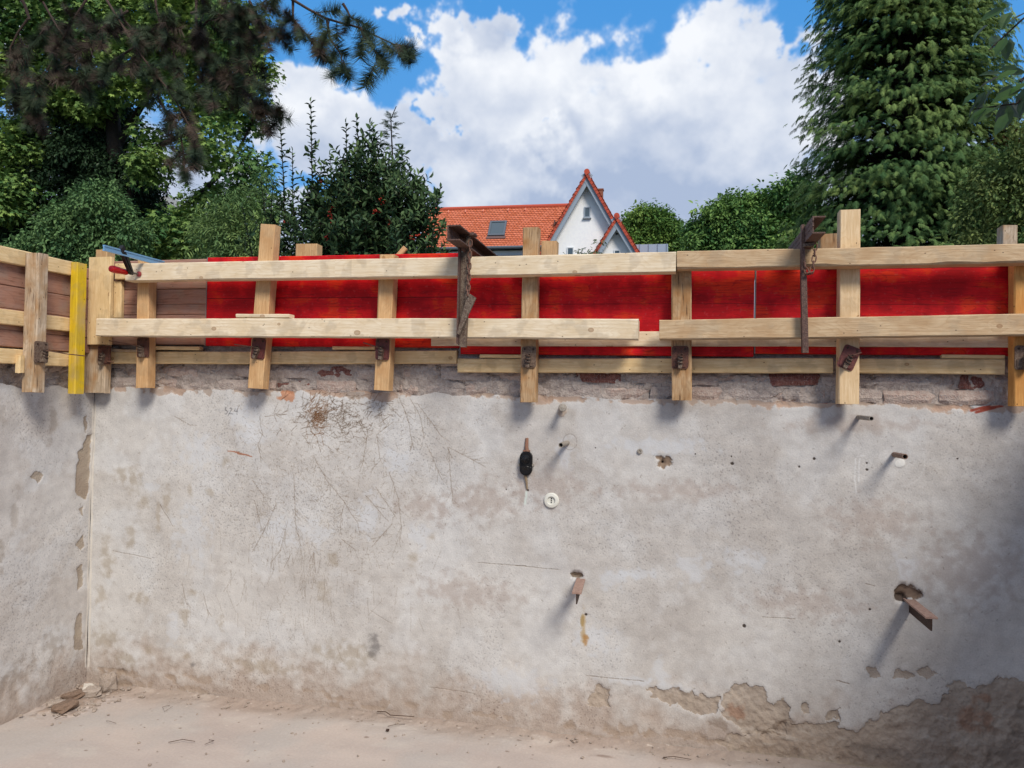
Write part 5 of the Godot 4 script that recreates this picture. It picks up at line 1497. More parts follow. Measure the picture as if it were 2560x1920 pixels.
func floor_bits() -> void:
	var G := "broken plaster lumps in the corner"
	var lump := mottled(230, Color(0.66, 0.61, 0.57), Color(0.58, 0.52, 0.47), Color(0.73, 0.69, 0.66), 0.12, 0.95, 0.4)
	var dirt := mottled(231, Color(0.52, 0.43, 0.37), Color(0.46, 0.38, 0.32), Color(0.6, 0.53, 0.47), 0.12, 0.95, 0.5)
	var n := 0
	for q in [["upright square plaster lump leaning on the wall foot", 0.215, 0.085, 0.075, 0.095, 0.045, lump], ["whitest plaster lump on the rubble in the corner", 0.125, 0.13, 0.07, 0.04, 0.05, plain(Color(0.78, 0.75, 0.71), 0.95)], ["flat plaster lump between the white lump and the upright one", 0.175, 0.16, 0.085, 0.04, 0.06, lump], ["brown crumbly lump in the middle of the corner rubble", 0.115, 0.225, 0.09, 0.035, 0.06, dirt], ["small pale lump at the left end of the corner rubble", 0.07, 0.33, 0.05, 0.022, 0.035, lump], ["pale flat lump left of the front lump in the corner rubble", 0.11, 0.315, 0.06, 0.025, 0.04, lump], ["largest lump at the front of the corner rubble", 0.185, 0.355, 0.10, 0.04, 0.07, dirt]]:
		n += 1
		rng.seed = 700 + n
		tag(put("plaster_lump", chunk_mesh(700 + n, Vector3(q[3], q[4], q[5]) * 1.15), q[6], null, Transform3D(Basis(Vector3.UP, n * 1.1) * Basis(Vector3.RIGHT, 0.15 * (n % 3 - 1)), Vector3(q[1], float(q[4]) * 0.45 + 0.014, q[2]))), q[0], "plaster lump", G)
	var crumbs := thing("rubble", "small crumbs and grit scattered round the lumps in the corner", "rubble", Vector3.ZERO)
	crumbs.set_meta("kind", "stuff")
	var xs := []; rng.seed = 720
	for k in 420:
		var p := Vector3(0.03 + absf(rng.randfn()) * 0.13, 0.008, 0.03 + absf(rng.randfn()) * 0.17)
		if k > 130: p = Vector3(rng.randf() * 5.1, 0.004, absf(rng.randfn()) * (0.06 if k % 2 else 0.5) + 0.03)
		p.y += 0.02 * exp(-minf(p.x, p.z) / 0.05)
		xs.append(Transform3D(Basis(Vector3.UP, rng.randf() * TAU).scaled(Vector3.ONE * rng.randf_range(0.004, 0.02) * (0.5 if k > 130 else 1.0)), p))
	scatter("crumbs", chunk_mesh(730, Vector3(1.6, 0.9, 1.2)), lump, crumbs, xs, [])
	var tw := mottled(232, Color(0.36, 0.28, 0.22), Color(0.28, 0.21, 0.17), Color(0.42, 0.35, 0.28), 0.05)
	for q in [["short twig just in front of the corner rubble", [0.215, 0.465, 0.232, 0.44, 0.25, 0.421], 0.0028], ["longest straight twig lying left of centre on the floor", [0.934, 0.558, 0.99, 0.53, 1.049, 0.518], 0.0024], ["faint curved twig on the floor right of the rubble", [0.483, 0.425, 0.51, 0.438, 0.55, 0.436], 0.0016], ["small forked twig beside the longest one", [1.103, 0.487, 1.142, 0.505, 1.112, 0.535], 0.0022], ["small curled sprig on the floor near the left wall foot", [0.664, 0.17, 0.655, 0.22, 0.69, 0.25, 0.70, 0.20], 0.0016], ["thin twig under the middle of the wall, near a dark pebble", [1.879, 0.13, 1.92, 0.115, 1.955, 0.084], 0.002], ["bent root lying along the foot of the wall", [1.778, 0.02, 1.83, 0.03, 1.86, 0.045, 1.992, 0.05], 0.004], ["twig with a dark end on the floor at the right", [3.251, 0.132, 3.30, 0.127, 3.381, 0.12], 0.0026]]:
		var pts := []; var rr := []
		var v: Array = q[1]
		for i in range(0, v.size(), 2):
			pts.append(Vector3(v[i], 0.012 + (0.02 if float(v[i + 1]) < 0.06 else 0.0) + 0.004 * (i % 4), v[i + 1])); rr.append(float(q[2]) * 0.7 * (1.0 - 0.1 * i / 2))
		var st := st_new()
		tube(st, pts, rr, 6)
		tag(put("twig", st.commit(), tw), q[0], "twig", "twigs on the pit floor")
	tag(put("pebble", chunk_mesh(741, Vector3(0.016, 0.012, 0.014)), M.rust_dark, null, Transform3D(Basis(), Vector3(1.895, 0.012, 0.173))), "small dark pebble on the floor under the middle of the wall", "pebble")

# ------------------------------------------------------------------ house behind
func tile_field(origin: Vector3, across: Vector3, up: Vector3, out: Vector3, width: float, length: float, tile_w: float, row: float, seed_: int) -> ArrayMesh:
	# rows of round-ended tiles, each a little proud of the one above
	rng.seed = seed_
	var st := st_new()
	var rows := int(length / row)
	var cols := int(width / tile_w)
	for r in rows:
		for c in cols + 1:
			var x := (c - (0.5 if r % 2 else 0.0)) * tile_w
			if x < -0.01 or x + tile_w > width + 0.02: continue
			var base := origin + across * x + up * (r * row)
			var v := rng.randf_range(-0.06, 0.06)
			st.set_color(Color(0.56 + v, 0.155 + v * 0.5, 0.075 + v * 0.4))
			var o1 := out * 0.045; var o0 := out * 0.012
			var g := tile_w * 0.96
			var lo := base + o1; var hi := base + up * row * 1.1 + o0
			var p: Array[Vector3] = [lo + across * g * 0.25 , lo + across * g * 0.75, lo + across * g + up * row * 0.28, hi + across * g, hi, lo + up * row * 0.28]
			for k in range(1, 5): flat_tri(st, p[0], p[k], p[k + 1], out)
			for k in [[5, 0], [0, 1], [1, 2]]:
				flat_quad(st, p[k[0]], p[k[1]], p[k[1]] - out * 0.03, p[k[0]] - out * 0.03, -up)
	return st.commit()

func window_part(parent: Node3D, x0: float, x1: float, y0: float, y1: float, z: float, off: Transform3D, frame: Material, glass: Material, bar := 0.06, sill := true) -> void:
	var st := st_new()
	box(st, Vector3(x0, y0, z), Vector3(x0 + bar, y1, z + 0.05), off)
	box(st, Vector3(x1 - bar, y0, z), Vector3(x1, y1, z + 0.05), off)
	box(st, Vector3(x0 + bar, y0, z), Vector3(x1 - bar, y0 + bar, z + 0.05), off)
	box(st, Vector3(x0 + bar, y1 - bar, z), Vector3(x1 - bar, y1, z + 0.05), off)
	var w := put("window", st.commit(), frame, parent)
	st = st_new()
	box(st, Vector3(x0 + bar, y0 + bar, z + 0.008), Vector3(x1 - bar, y1 - bar, z + 0.028), off)
	put("pane", st.commit(), glass, w)
	if sill:
		st = st_new()
		box(st, Vector3(x0 - 0.05, y0 - 0.05, z - 0.01), Vector3(x1 + 0.05, y0 - 0.003, z + 0.12), off)
		put("sill", st.commit(), plain(Color(0.58, 0.62, 0.66), 0.6), w)

func gable(parent: Node3D, apex: Vector2, tan_: float, zf: float, zb: float, low: float, wall_z: float, off: Transform3D, tile_mat: Material, white: Material, grey: Material, seed_: int) -> void:
	var half := (apex.y - low) / tan_
	var L := Vector2(half, apex.y - low).length()
	var st := st_new()
	# wall
	prism(st, PackedVector2Array([Vector2(apex.x, apex.y - 0.2), Vector2(apex.x + 0.15, apex.y - 0.2 - 0.15 * tan_), Vector2(apex.x + half - 0.1, low - 0.1), Vector2(apex.x + half - 0.1, 1.6), Vector2(apex.x - half + 0.1, 1.6), Vector2(apex.x - half + 0.1, low - 0.1), Vector2(apex.x - 0.15, apex.y - 0.2 - 0.15 * tan_)]), zb, wall_z, off)
	put("gable_wall", st.commit(), white, parent)
	for s in [-1.0, 1.0]:
		var up := Vector3(-s * half, apex.y - low, 0).normalized()
		var out := Vector3(s * (apex.y - low), half, 0).normalized()
		var foot := Vector3(apex.x + s * half, low, zf)
		# roof slab
		st = st_new()
		var fr := Transform3D(Basis(up, out, up.cross(out)), foot)
		var zl := zb - zf if fr.basis.z.z > 0.0 else zf - zb
		box(st, Vector3(-0.1, -0.16, minf(0.0, zl)), Vector3(L - 0.01, -0.02, maxf(0.0, zl)), off * fr)
		var slab := put("roof_slope", st.commit(), grey, parent)
		var t := tile_field(foot, Vector3.FORWARD, up, out, zf - zb, L, 0.18, 0.16, seed_ + int(s))
		put("roof_tiles", t, tile_mat, slab, off).set_meta("kind", "stuff")
		# barge board under the verge
		st = st_new()
		box(st, Vector3(-0.12, -0.32, -0.015), Vector3(L - 0.02, -0.165, 0.015), off * Transform3D(Basis(up, out, up.cross(out)), foot + Vector3(0, 0, -0.03 + 0.006 * s)))
		put("barge_board", st.commit(), grey, slab)
		# verge tiles, each with its own step
		var n := int(L / 0.17)
		for k in n:
			st = st_new()
			var a := k * L / n
			var q := Transform3D(Basis(up, out, up.cross(out)).rotated(Vector3.BACK, s * 0.03), foot + up * a + out * -0.02)
			box(st, Vector3(0, -0.11, -0.09), Vector3(L / n * 1.1, 0.012, 0.03), off * q)
			put("tile", st.commit(), M.verge_tile if k % 3 else M.verge_tile_dark, slab)
	st = st_new()
	tube(st, [Vector3(apex.x, apex.y - 0.02, zf + 0.06), Vector3(apex.x, apex.y - 0.02, zb)], [0.13, 0.13], 10)
	put("ridge_cap", st.commit(), M.verge_tile, parent, off)

func house() -> void:
	rng.seed = 500
	M.verge_tile = plain(Color(0.70, 0.29, 0.20), 0.8)
	M.verge_tile_dark = plain(Color(0.60, 0.24, 0.17), 0.8)
	var h := thing("house", "white house with orange tiled roof and two steep gables behind the formwork", "house", Vector3(-3, 1.6, -33))
	var off := Transform3D(Basis(), -h.position)
	var white := mottled(401, Color(0.93, 0.94, 0.95), Color(0.91, 0.92, 0.94), Color(0.94, 0.945, 0.95), 1.5, 0.9, 0.05)
	var grey := plain(Color(0.55, 0.60, 0.66), 0.7)
	var glass := plain(Color(0.26, 0.32, 0.36), 0.12)
	glass.metallic_specular = 0.7
	var frame := plain(Color(0.34, 0.37, 0.41), 0.5)
	var pale_frame := plain(Color(0.84, 0.86, 0.88), 0.5)
	var tiles := StandardMaterial3D.new()
	tiles.vertex_color_use_as_albedo = true
	tiles.roughness = 0.8
	# main body
	var st := st_new()
	box(st, Vector3(-8.7, 1.6, -34.4), Vector3(-1.0, 8.72, -32.35), off)
	put("wall", st.commit(), white, h)
	var up := Vector3(0, 2.23, -1.394).normalized()
	var out := Vector3(0, 1.394, 2.23).normalized()
	st = st_new()
	prism(st, PackedVector2Array([Vector2(32.0, 8.80), Vector2(33.394, 11.03), Vector2(34.79, 8.80)]), 0.98, 8.88, off * Transform3D(Basis(Vector3(0, 0, -1), Vector3.UP, Vector3(-1, 0, 0)), Vector3.ZERO))
	var roof := put("roof", st.commit(), grey, h)
	put("roof_tiles", tile_field(Vector3(-8.95, 8.85, -32.0), Vector3.RIGHT, up, out, 8.2, 2.63, 0.165, 0.125, 501), tiles, roof, off).set_meta("kind", "stuff")
	st = st_new()
	tube(st, [Vector3(-8.97, 11.08, -33.394), Vector3(-0.9, 11.08, -33.394)], [0.11, 0.11], 8)
	put("ridge_cap", st.commit(), M.verge_tile, roof, off)
	st = st_new()
	tube(st, [Vector3(-8.95, 8.80, -31.93), Vector3(-2.4, 8.80, -31.93)], [0.075, 0.075], 8)
	put("gutter", st.commit(), frame, roof, off)
	for x in [-7.85, -6.95, -6.05, -4.78, -3.92]:
		st = st_new()
		box(st, Vector3(-0.02, 0, 0.02), Vector3(0.02, 0.14, 0.12), off * Transform3D(Basis(Vector3.RIGHT, up, out), Vector3(x, 8.85, -32.0) + up * 2.3))
		put("snow_hook", st.commit(), plain(Color(0.85, 0.55, 0.46), 0.7), roof)
	# roof window
	var rw := Transform3D(Basis(Vector3.RIGHT, up, out), Vector3(-5.58, 8.85, -32.0) + up * 0.66 + out * 0.02)
	st = st_new()
	for q in [[0.0, 0.0, 0.84, 0.09], [0.0, 0.87, 0.84, 0.96], [0.0, 0.09, 0.09, 0.87], [0.75, 0.09, 0.84, 0.87]]:
		box(st, Vector3(q[0], q[1], 0), Vector3(q[2], q[3], 0.10), off * rw)
	var sk := put("roof_window", st.commit(), frame, roof)
	st = st_new()
	box(st, Vector3(0.09, 0.09, 0.02), Vector3(0.75, 0.87, 0.07), off * rw)
	put("pane", st.commit(), glass, sk)
	st = st_new()
	box(st, Vector3(-0.05, -0.17, 0.0), Vector3(0.89, -0.003, 0.045), off * rw)
	put("flashing", st.commit(), plain(Color(0.40, 0.30, 0.29), 0.6), sk)
	# vent pipe
	st = st_new()
	tube(st, [Vector3(-2.26, 9.7, -32.6), Vector3(-2.26, 10.07, -32.5), Vector3(-2.18, 10.09, -32.48)], [0.05, 0.05, 0.04], 8)
	box(st, Vector3(-2.38, 9.95, -32.6), Vector3(-2.32, 10.16, -32.5))
	put("vent_pipe", st.commit(), plain(Color(0.36, 0.25, 0.22), 0.7), roof, off)
	# windows under the eaves
	for x in [-8.2, -6.7, -5.55, -4.4]:
		window_part(h, x, x + 1.05, 7.2, 8.55, -32.352, off, pale_frame, glass, 0.07)
	st = st_new()
	box(st, Vector3(-8.9, 8.40, -32.34), Vector3(-2.6, 8.47, -32.2), off)
	put("shutter_rail", st.commit(), frame, h)
	# gables
	gable(h, Vector2(-0.69, 12.08), 1.755, -31.2, -36.5, 8.2, -31.6, off, tiles, white, grey, 510)
	gable(h, Vector2(0.75, 9.87), 1.64, -30.6, -34.0, 7.9, -31.0, off, tiles, white, grey, 520)
	window_part(h, -0.83, -0.54, 10.03, 10.53, -31.602, off, grey, glass, 0.05)
	window_part(h, -1.60, -1.27, 7.9, 8.68, -31.602, off, pale_frame, glass, 0.05)
	window_part(h, 0.62, 0.92, 7.7, 8.40, -31.002, off, pale_frame, glass, 0.05)
	st = st_new()
	lathe(st, [[0.055, 0.0], [0.055, 0.01], [0.0, 0.012]], off * Transform3D(Basis(Vector3.RIGHT, PI / 2), Vector3(0.74, 9.12, -31.0)), 12)
	put("vent", st.commit(), frame, h)
	# small chimney behind the big gable
	st = st_new()
	box(st, Vector3(-0.36, 10.4, -33.4), Vector3(-0.12, 11.72, -33.1), off)
	box(st, Vector3(-0.39, 11.72, -33.43), Vector3(-0.09, 11.78, -33.07), off)
	put("chimney", st.commit(), mottled(402, Color(0.52, 0.33, 0.26), Color(0.44, 0.28, 0.22), Color(0.58, 0.45, 0.38), 0.4), h)
	# zinc-clad flat dormer at the right end
	st = st_new()
	box(st, Vector3(1.2, 1.6, -36.0), Vector3(3.0, 9.02, -33.0), off)
	var zinc := put("zinc_dormer", st.commit(), plain(Color(0.60, 0.66, 0.74), 0.45, 0.3), h)
	for k in 5:
		st = st_new()
		box(st, Vector3(1.25 + k * 0.42, 8.0, -32.999), Vector3(1.275 + k * 0.42, 9.03, -32.96), off)
		put("standing_seam", st.commit(), plain(Color(0.50, 0.56, 0.64), 0.45, 0.3), zinc)
	# pale building far left behind the trees
	var b := thing("apartment_building", "pale building almost hidden behind the dark trees at the left edge", "building", Vector3(-24, 1.6, -26))
	off = Transform3D(Basis(), -b.position)
	st = st_new()
	box(st, Vector3(-38, 1.6, -34), Vector3(-17.0, 9.2, -24), off)
	put("wall", st.commit(), white, b)
	st = st_new()
	prism(st, PackedVector2Array([Vector2(-38.2, 9.2), Vector2(-16.8, 9.2), Vector2(-16.8, 9.5), Vector2(-38.2, 9.5)]), -34.4, -23.6, off)
	put("roof", st.commit(), plain(Color(0.70, 0.70, 0.70), 0.85), b)
	for x in [-35.0, -31.5, -28.0, -24.5, -21.0, -17.5]:
		for y in [3.0, 6.2]: window_part(b, x, x + 1.2, y, y + 1.6, -24.002, off, pale_frame, glass, 0.09)

# ------------------------------------------------------------------ trees and shrubs
func lin(r: float, g: float, b: float) -> Color:
	return Color(r, g, b)

func trees() -> void:
	var lob := [leaf_cluster(601, 16, 0.30, "lobed", 0.55), leaf_cluster(602, 16, 0.27, "lobed", 0.6), leaf_cluster(603, 13, 0.33, "lobed", 0.5)]
	var ovl := [leaf_cluster(611, 24, 0.27, "oval", 0.5), leaf_cluster(612, 24, 0.24, "oval", 0.55)]
	var nar := [leaf_cluster(621, 18, 0.30, "narrow", 0.5), leaf_cluster(622, 18, 0.26, "narrow", 0.5)]
	var big := [leaf_cluster(631, 24, 0.34, "oval", 0.55), leaf_cluster(632, 24, 0.30, "oval", 0.55)]
	var leaf_mat := leafy(Color(1, 1, 1), 0.6, 0.6)
	var gloss_mat := leafy(Color(1, 1, 1), 0.38, 0.25)

	# maple, left
	var m := thing("maple_tree", "tall maple with pale lit leaf clumps filling the upper left background", "tree", Vector3(-8.6, 1.6, -10.8))
	var o := -m.position
	limb(m, [Vector3(0, 0, 0), Vector3(0.15, 3.0, 0.0), Vector3(-0.1, 6.5, 0.2), Vector3(0.2, 10.5, 0)], 0.26, 0.06, M.bark, "trunk", 10)
	for q in [[[0.1, 3.6, 0.0], [0.9, 5.0, 0.4], [2.6, 5.6, 0.6], [3.4, 6.6, 0.6]], [[0.1, 3.2, 0.0], [1.6, 3.6, 0.6], [2.9, 4.6, 0.6], [3.5, 5.6, 0.6]], [[0.0, 5.4, 0.1], [1.2, 6.9, 0.2], [2.6, 7.6, 0.4]], [[0.0, 5.0, 0.1], [-1.2, 6.6, 0.2], [-2.0, 8.0, 0.4]], [[0.1, 2.6, 0.0], [1.3, 2.9, 0.8], [2.7, 3.1, 0.8]]]:
		limb(m, [Vector3(q[0][0], q[0][1], q[0][2]), Vector3(q[1][0], q[1][1], q[1][2]), Vector3(q[2][0], q[2][1], q[2][2])] + ([Vector3(q[3][0], q[3][1], q[3][2])] if q.size() > 3 else []), 0.085, 0.02, M.bark)
	var lumps := []
	for q in [[-10.54, 9.55, 0.90], [-9.06, 9.43, 0.90], [-7.63, 9.32, 0.90], [-6.25, 9.21, 0.90], [-5.35, 8.73, 0.65], [-5.02, 7.91, 0.50, 0.6], [-10.25, 8.24, 0.90], [-9.01, 7.83, 0.54], [-7.83, 8.30, 0.72], [-6.44, 8.00, 0.79], [-5.53, 7.30, 0.47, 0.6], [-5.09, 7.27, 0.32, 0.5], [-10.80, 6.99, 0.65], [-10.76, 5.70, 0.65], [-7.56, 7.00, 0.36, 0.5], [-6.40, 6.70, 0.39, 0.5], [-5.59, 6.50, 0.54, 0.6], [-7.44, 6.34, 0.39], [-5.05, 6.08, 0.39, 0.6], [-6.14, 5.35, 0.65], [-5.26, 5.53, 0.54, 0.7], [-6.57, 4.76, 0.61], [-5.45, 4.73, 0.61, 0.8], [-7.95, 4.66, 0.43], [-5.02, 4.92, 0.43, 0.7], [-9.8, 10.8, 1.0], [-8.2, 10.9, 1.1], [-6.6, 10.5, 0.9], [-8.4, 12.0, 0.9], [-11.6, 8.6, 0.9], [-12.0, 6.4, 1.0]]:
		lumps.append([q[0] + o.x, q[1] + o.y, -10.0 + o.z + rng.randf_range(-0.5, 0.4), q[2], q[3] if q.size() > 3 else 1.0])
	crown("crown", m, lumps, 95.0, 0.44, lob, leaf_mat, lin(0.040, 0.095, 0.034), lin(0.20, 0.28, 0.07), 641)
	# ivy-grown trunk and its dark mass
	var iv := thing("ivy_tree", "very dark ivy-covered tree standing in front of the maple trunk", "tree", Vector3(-9.6, 1.6, -11.6))
	o = -iv.position
	limb(iv, [Vector3(0, 0, 0), Vector3(0.1, 3.0, 0.1), Vector3(0.3, 6.2, 0.2)], 0.35, 0.12, M.bark, "trunk", 10)
	lumps = []
	for q in [[-10.39, 7.53, 1.00], [-9.43, 6.81, 0.95], [-8.70, 6.12, 0.85], [-10.60, 6.18, 0.96], [-10.94, 5.15, 0.95], [-9.6, 5.4, 0.9], [-8.3, 5.30, 0.75], [-9.26, 7.88, 0.54], [-9.0, 4.5, 0.8], [-7.4, 4.6, 0.6], [-11.9, 5.2, 0.9]]:
		lumps.append([q[0] + o.x, q[1] + o.y, -11.3 + o.z + rng.randf_range(-0.3, 0.3), q[2]])
	crown("crown", iv, lumps, 120.0, 0.38, ovl, gloss_mat, lin(0.012, 0.025, 0.014), lin(0.032, 0.058, 0.026), 642)
	# hornbeam in front
	var hb := thing("hornbeam_tree", "low hornbeam with layered mid-green leaves above the left corner post", "tree", Vector3(-7.2, 1.6, -8.8))
	o = -hb.position
	limb(hb, [Vector3(0, 0, 0), Vector3(0.05, 1.6, 0), Vector3(-0.1, 3.2, 0.1)], 0.09, 0.03, M.bark, "trunk")
	lumps = []
	for q in [[-7.27, 5.28, 0.42], [-6.96, 4.95, 0.50], [-7.66, 4.75, 0.50], [-7.46, 4.44, 0.60], [-6.5, 4.52, 0.42], [-8.28, 4.30, 0.55], [-6.9, 4.0, 0.6], [-7.9, 3.8, 0.6], [-9.0, 4.2, 0.5]]:
		lumps.append([q[0] + o.x, q[1] + o.y, -8.5 + o.z + rng.randf_range(-0.25, 0.25), q[2]])
	crown("crown", hb, lumps, 110.0, 0.32, ovl, leaf_mat, lin(0.045, 0.098, 0.042), lin(0.13, 0.205, 0.075), 643, 0.6)
	# pale-leaved shrub left of the holly
	var sh := thing("shrub", "light green narrow-leaved shrub between the maple and the holly", "shrub", Vector3(-1.5, 1.6, -4.1))
	o = -sh.position
	lumps = []
	for q in [[-2.07, 3.55, 0.22], [-1.82, 3.6, 0.24], [-1.57, 3.75, 0.22], [-1.38, 3.9, 0.2], [-1.30, 4.15, 0.12], [-1.69, 3.45, 0.28], [-1.44, 3.5, 0.25], [-1.27, 3.55, 0.22], [-1.93, 3.2, 0.3], [-1.56, 3.2, 0.3], [-1.2, 3.2, 0.26], [-1.15, 3.75, 0.12]]:
		lumps.append([q[0] + o.x, q[1] + o.y, -4.0 + o.z + rng.randf_range(-0.2, 0.2), q[2]])
		limb(sh, [Vector3(rng.randf_range(-0.2, 0.2), 0, 0), Vector3(lumps[-1][0] * 0.6, (float(q[1]) - 1.6) * 0.6, 0.05), Vector3(lumps[-1][0], lumps[-1][1], lumps[-1][2])], 0.012, 0.004, M.bark, "stem", 5)
	crown("crown", sh, lumps, 190.0, 0.20, nar, leaf_mat, lin(0.06, 0.115, 0.045), lin(0.17, 0.24, 0.085), 644)
	holly(gloss_mat)
	# young_cypress behind the holly
	var cy := thing("young_cypress", "thin feathery cypress top rising behind the holly", "tree", Vector3(0.5, 1.6, -3.7))
	o = -cy.position
	var spr := [spray_mesh(651, 0.18), spray_mesh(652, 0.28), spray_mesh(653, 0.4)]
	limb(cy, [Vector3(0, 0, 0), Vector3(-0.05, 1.5, 0), Vector3(-0.12, 3.02, 0.1), Vector3(-0.06, 3.06, 0.1)], 0.03, 0.004, M.bark, "trunk", 6)
	var xs := [[], [], []]; var cs := [[], [], []]
	rng.seed = 654
	for k in 300:
		var t := pow(rng.randf(), 0.8)
		var y := 1.0 + 1.98 * t
		var a := rng.randf() * TAU
		var r := 0.02 + 0.30 * (1.0 - t) * rng.randf()
		var j := k % 3
		xs[j].append(Transform3D(Basis(Vector3.UP, a) * Basis(Vector3.BACK, 0.5).scaled(Vector3.ONE * rng.randf_range(0.055, 0.12)), Vector3(-0.12 * t + cos(a) * r, y, 0.1 * t - sin(a) * r)))
		cs[j].append(lin(0.09, 0.15, 0.085).lerp(lin(0.19, 0.25, 0.14), rng.randf()))
	for j in 3: scatter("crown", spr[j], leaf_mat, cy, xs[j], cs[j])
	pine()
	conifer(spr, leaf_mat)
	# right-hand shrubs and trees
	var rs := thing("shrub", "yellowish green bushy shrub at the right edge, under the overhanging leaves", "shrub", Vector3(7.0, 1.6, -5.4))
	o = -rs.position
	lumps = []
	for q in [[6.62, 4.1, 0.26], [6.75, 4.35, 0.24], [7.05, 4.5, 0.35], [6.5, 3.8, 0.3], [6.8, 3.9, 0.4], [6.55, 3.4, 0.35], [6.9, 3.4, 0.4], [7.3, 4.1, 0.45], [7.4, 3.5, 0.5], [6.5, 3.05, 0.35], [6.95, 2.9, 0.4], [6.7, 2.6, 0.4]]:
		lumps.append([q[0] + o.x, q[1] + o.y, -5.2 + o.z + rng.randf_range(-0.25, 0.25), q[2]])
	for k in 4: limb(rs, [Vector3(rng.randf_range(-0.2, 0.2), 0, 0), Vector3(rng.randf_range(-0.4, 0.4), 1.4, 0), Vector3(rng.randf_range(-0.5, 0.3), 2.4, 0.1)], 0.03, 0.008, M.bark, "stem", 6)
	crown("crown", rs, lumps, 150.0, 0.20, ovl, leaf_mat, lin(0.05, 0.09, 0.03), lin(0.17, 0.20, 0.065), 645)
	var br := thing("beech_tree", "brownish beech crown behind the shrub at the right edge", "tree", Vector3(9.3, 1.6, -9.6))
	o = -br.position
	limb(br, [Vector3(0, 0, 0), Vector3(0.1, 2.2, 0), Vector3(0, 4.4, 0)], 0.12, 0.03, M.bark, "trunk")
	lumps = []
	for q in [[8.35, 5.7, 0.4], [8.7, 6.0, 0.55], [9.2, 6.3, 0.6], [8.6, 5.2, 0.6], [9.3, 5.4, 0.7], [9.8, 5.9, 0.6], [8.4, 4.5, 0.5], [9.2, 4.5, 0.7]]:
		lumps.append([q[0] + o.x, q[1] + o.y, -9.3 + o.z + rng.randf_range(-0.3, 0.3), q[2]])
	crown("crown", br, lumps, 70.0, 0.28, ovl, leaf_mat, lin(0.075, 0.05, 0.022), lin(0.15, 0.105, 0.045), 646)
	# round trees in the distance
	far_tree("round dense broadleaf tree right of the white gables", Vector3(2.0, 1.6, -41), [[0.6, 11.2, 1.0], [1.5, 11.9, 0.9], [2.3, 11.8, 1.0], [3.1, 11.0, 1.0], [2.0, 10.8, 1.3], [0.6, 10.0, 1.1], [3.4, 10.0, 0.9], [1.8, 9.6, 1.6], [3.7, 9.2, 0.8], [0.3, 8.8, 1.0], [2.6, 8.4, 1.6]], -40.5, big, leaf_mat, lin(0.055, 0.12, 0.03), lin(0.18, 0.26, 0.06), 647)
	far_tree("wide broadleaf tree between the round tree and the tall conifer", Vector3(6.2, 1.6, -31), [[4.4, 9.0, 0.7], [5.0, 9.6, 0.75], [5.7, 9.9, 0.8], [6.5, 10.0, 0.85], [7.3, 10.1, 0.9], [8.2, 10.4, 1.0], [4.5, 8.3, 0.8], [5.4, 8.8, 0.9], [6.4, 9.0, 1.0], [7.5, 9.0, 1.1], [8.6, 9.2, 1.2], [4.8, 7.6, 0.8], [6.0, 7.8, 1.0], [7.4, 7.8, 1.2], [9.2, 8.0, 1.4]], -30.4, big, leaf_mat, lin(0.045, 0.11, 0.036), lin(0.15, 0.235, 0.062), 648)
	far_tree("low reddish bush in the gap between the two distant trees", Vector3(4.0, 1.6, -36), [[3.7, 8.6, 0.5], [4.3, 8.9, 0.45], [4.9, 8.7, 0.5], [4.2, 8.1, 0.8], [4.9, 7.9, 0.7]], -36.0, big, leaf_mat, lin(0.06, 0.035, 0.028), lin(0.11, 0.07, 0.04), 649)
	# small plant just behind the rail, in front of the white gable
	var sp := thing("laurel_shoot", "small pale-leaved shoot just above the rail before the white gable", "shrub", Vector3(2.6, 1.6, -2.2))
	var lp := leaf_cluster(660, 18, 0.32, "narrow", 0.45)
	xs = []; cs = []
	rng.seed = 661
	for k in 30:
		xs.append(Transform3D(random_basis(rng.randf_range(0.10, 0.15)), Vector3(rng.randfn() * 0.06, 1.19 + rng.randfn() * 0.06 - absf(rng.randfn()) * 0.08, 0.2 + rng.randfn() * 0.05)))
		cs.append(lin(0.06, 0.10, 0.045).lerp(lin(0.17, 0.21, 0.11), rng.randf()))
	for k in 6: xs.append(Transform3D(random_basis(0.09), Vector3(-0.17 + rng.randfn() * 0.02, 1.13 + rng.randfn() * 0.03, 0.2))); cs.append(lin(0.16, 0.2, 0.1))
	scatter("crown", lp, leaf_mat, sp, xs, cs)
	for k in 4: limb(sp, [Vector3(0, 0, 0), Vector3(rng.randfn() * 0.05, 0.7, 0.1), Vector3(rng.randfn() * 0.07, 1.2, 0.2)], 0.008, 0.003, M.bark, "stem", 5)
	overhang()

func far_tree(label: String, at: Vector3, lumps: Array, z: float, meshes: Array, mat: Material, dark: Color, pale: Color, seed_: int) -> void:
	var t := thing("broadleaf_tree" if pale.g > pale.r else "bush", label, "tree" if pale.g > pale.r else "bush", at)
	rng.seed = seed_
	limb(t, [Vector3.ZERO, Vector3(0.1, 3.0, 0), Vector3(0, 6.5, 0.2)], 0.22, 0.08, M.bark, "trunk", 8)
	var out := []
	for q in lumps:
		out.append([float(q[0]) - at.x, float(q[1]) - at.y, z - at.z + rng.randf_range(-0.5, 0.5), q[2]])
		limb(t, [Vector3(0, 5.5, 0.2), Vector3(out[-1][0] * 0.5, (5.5 + float(out[-1][1])) * 0.5, 0.2), Vector3(out[-1][0], out[-1][1], out[-1][2])], 0.06, 0.02, M.bark, "branch", 5)
	crown("crown", t, out, 34.0, 0.62, meshes, mat, dark, pale, seed_ + 1, 0.75)

func leaf_mesh(L: float, w: float, fold: float, droop: float) -> ArrayMesh:
	var st := st_new()
	oval(st, Vector3.ZERO, Vector3.RIGHT, Vector3.UP, L, w, fold, droop)
	return st.commit()

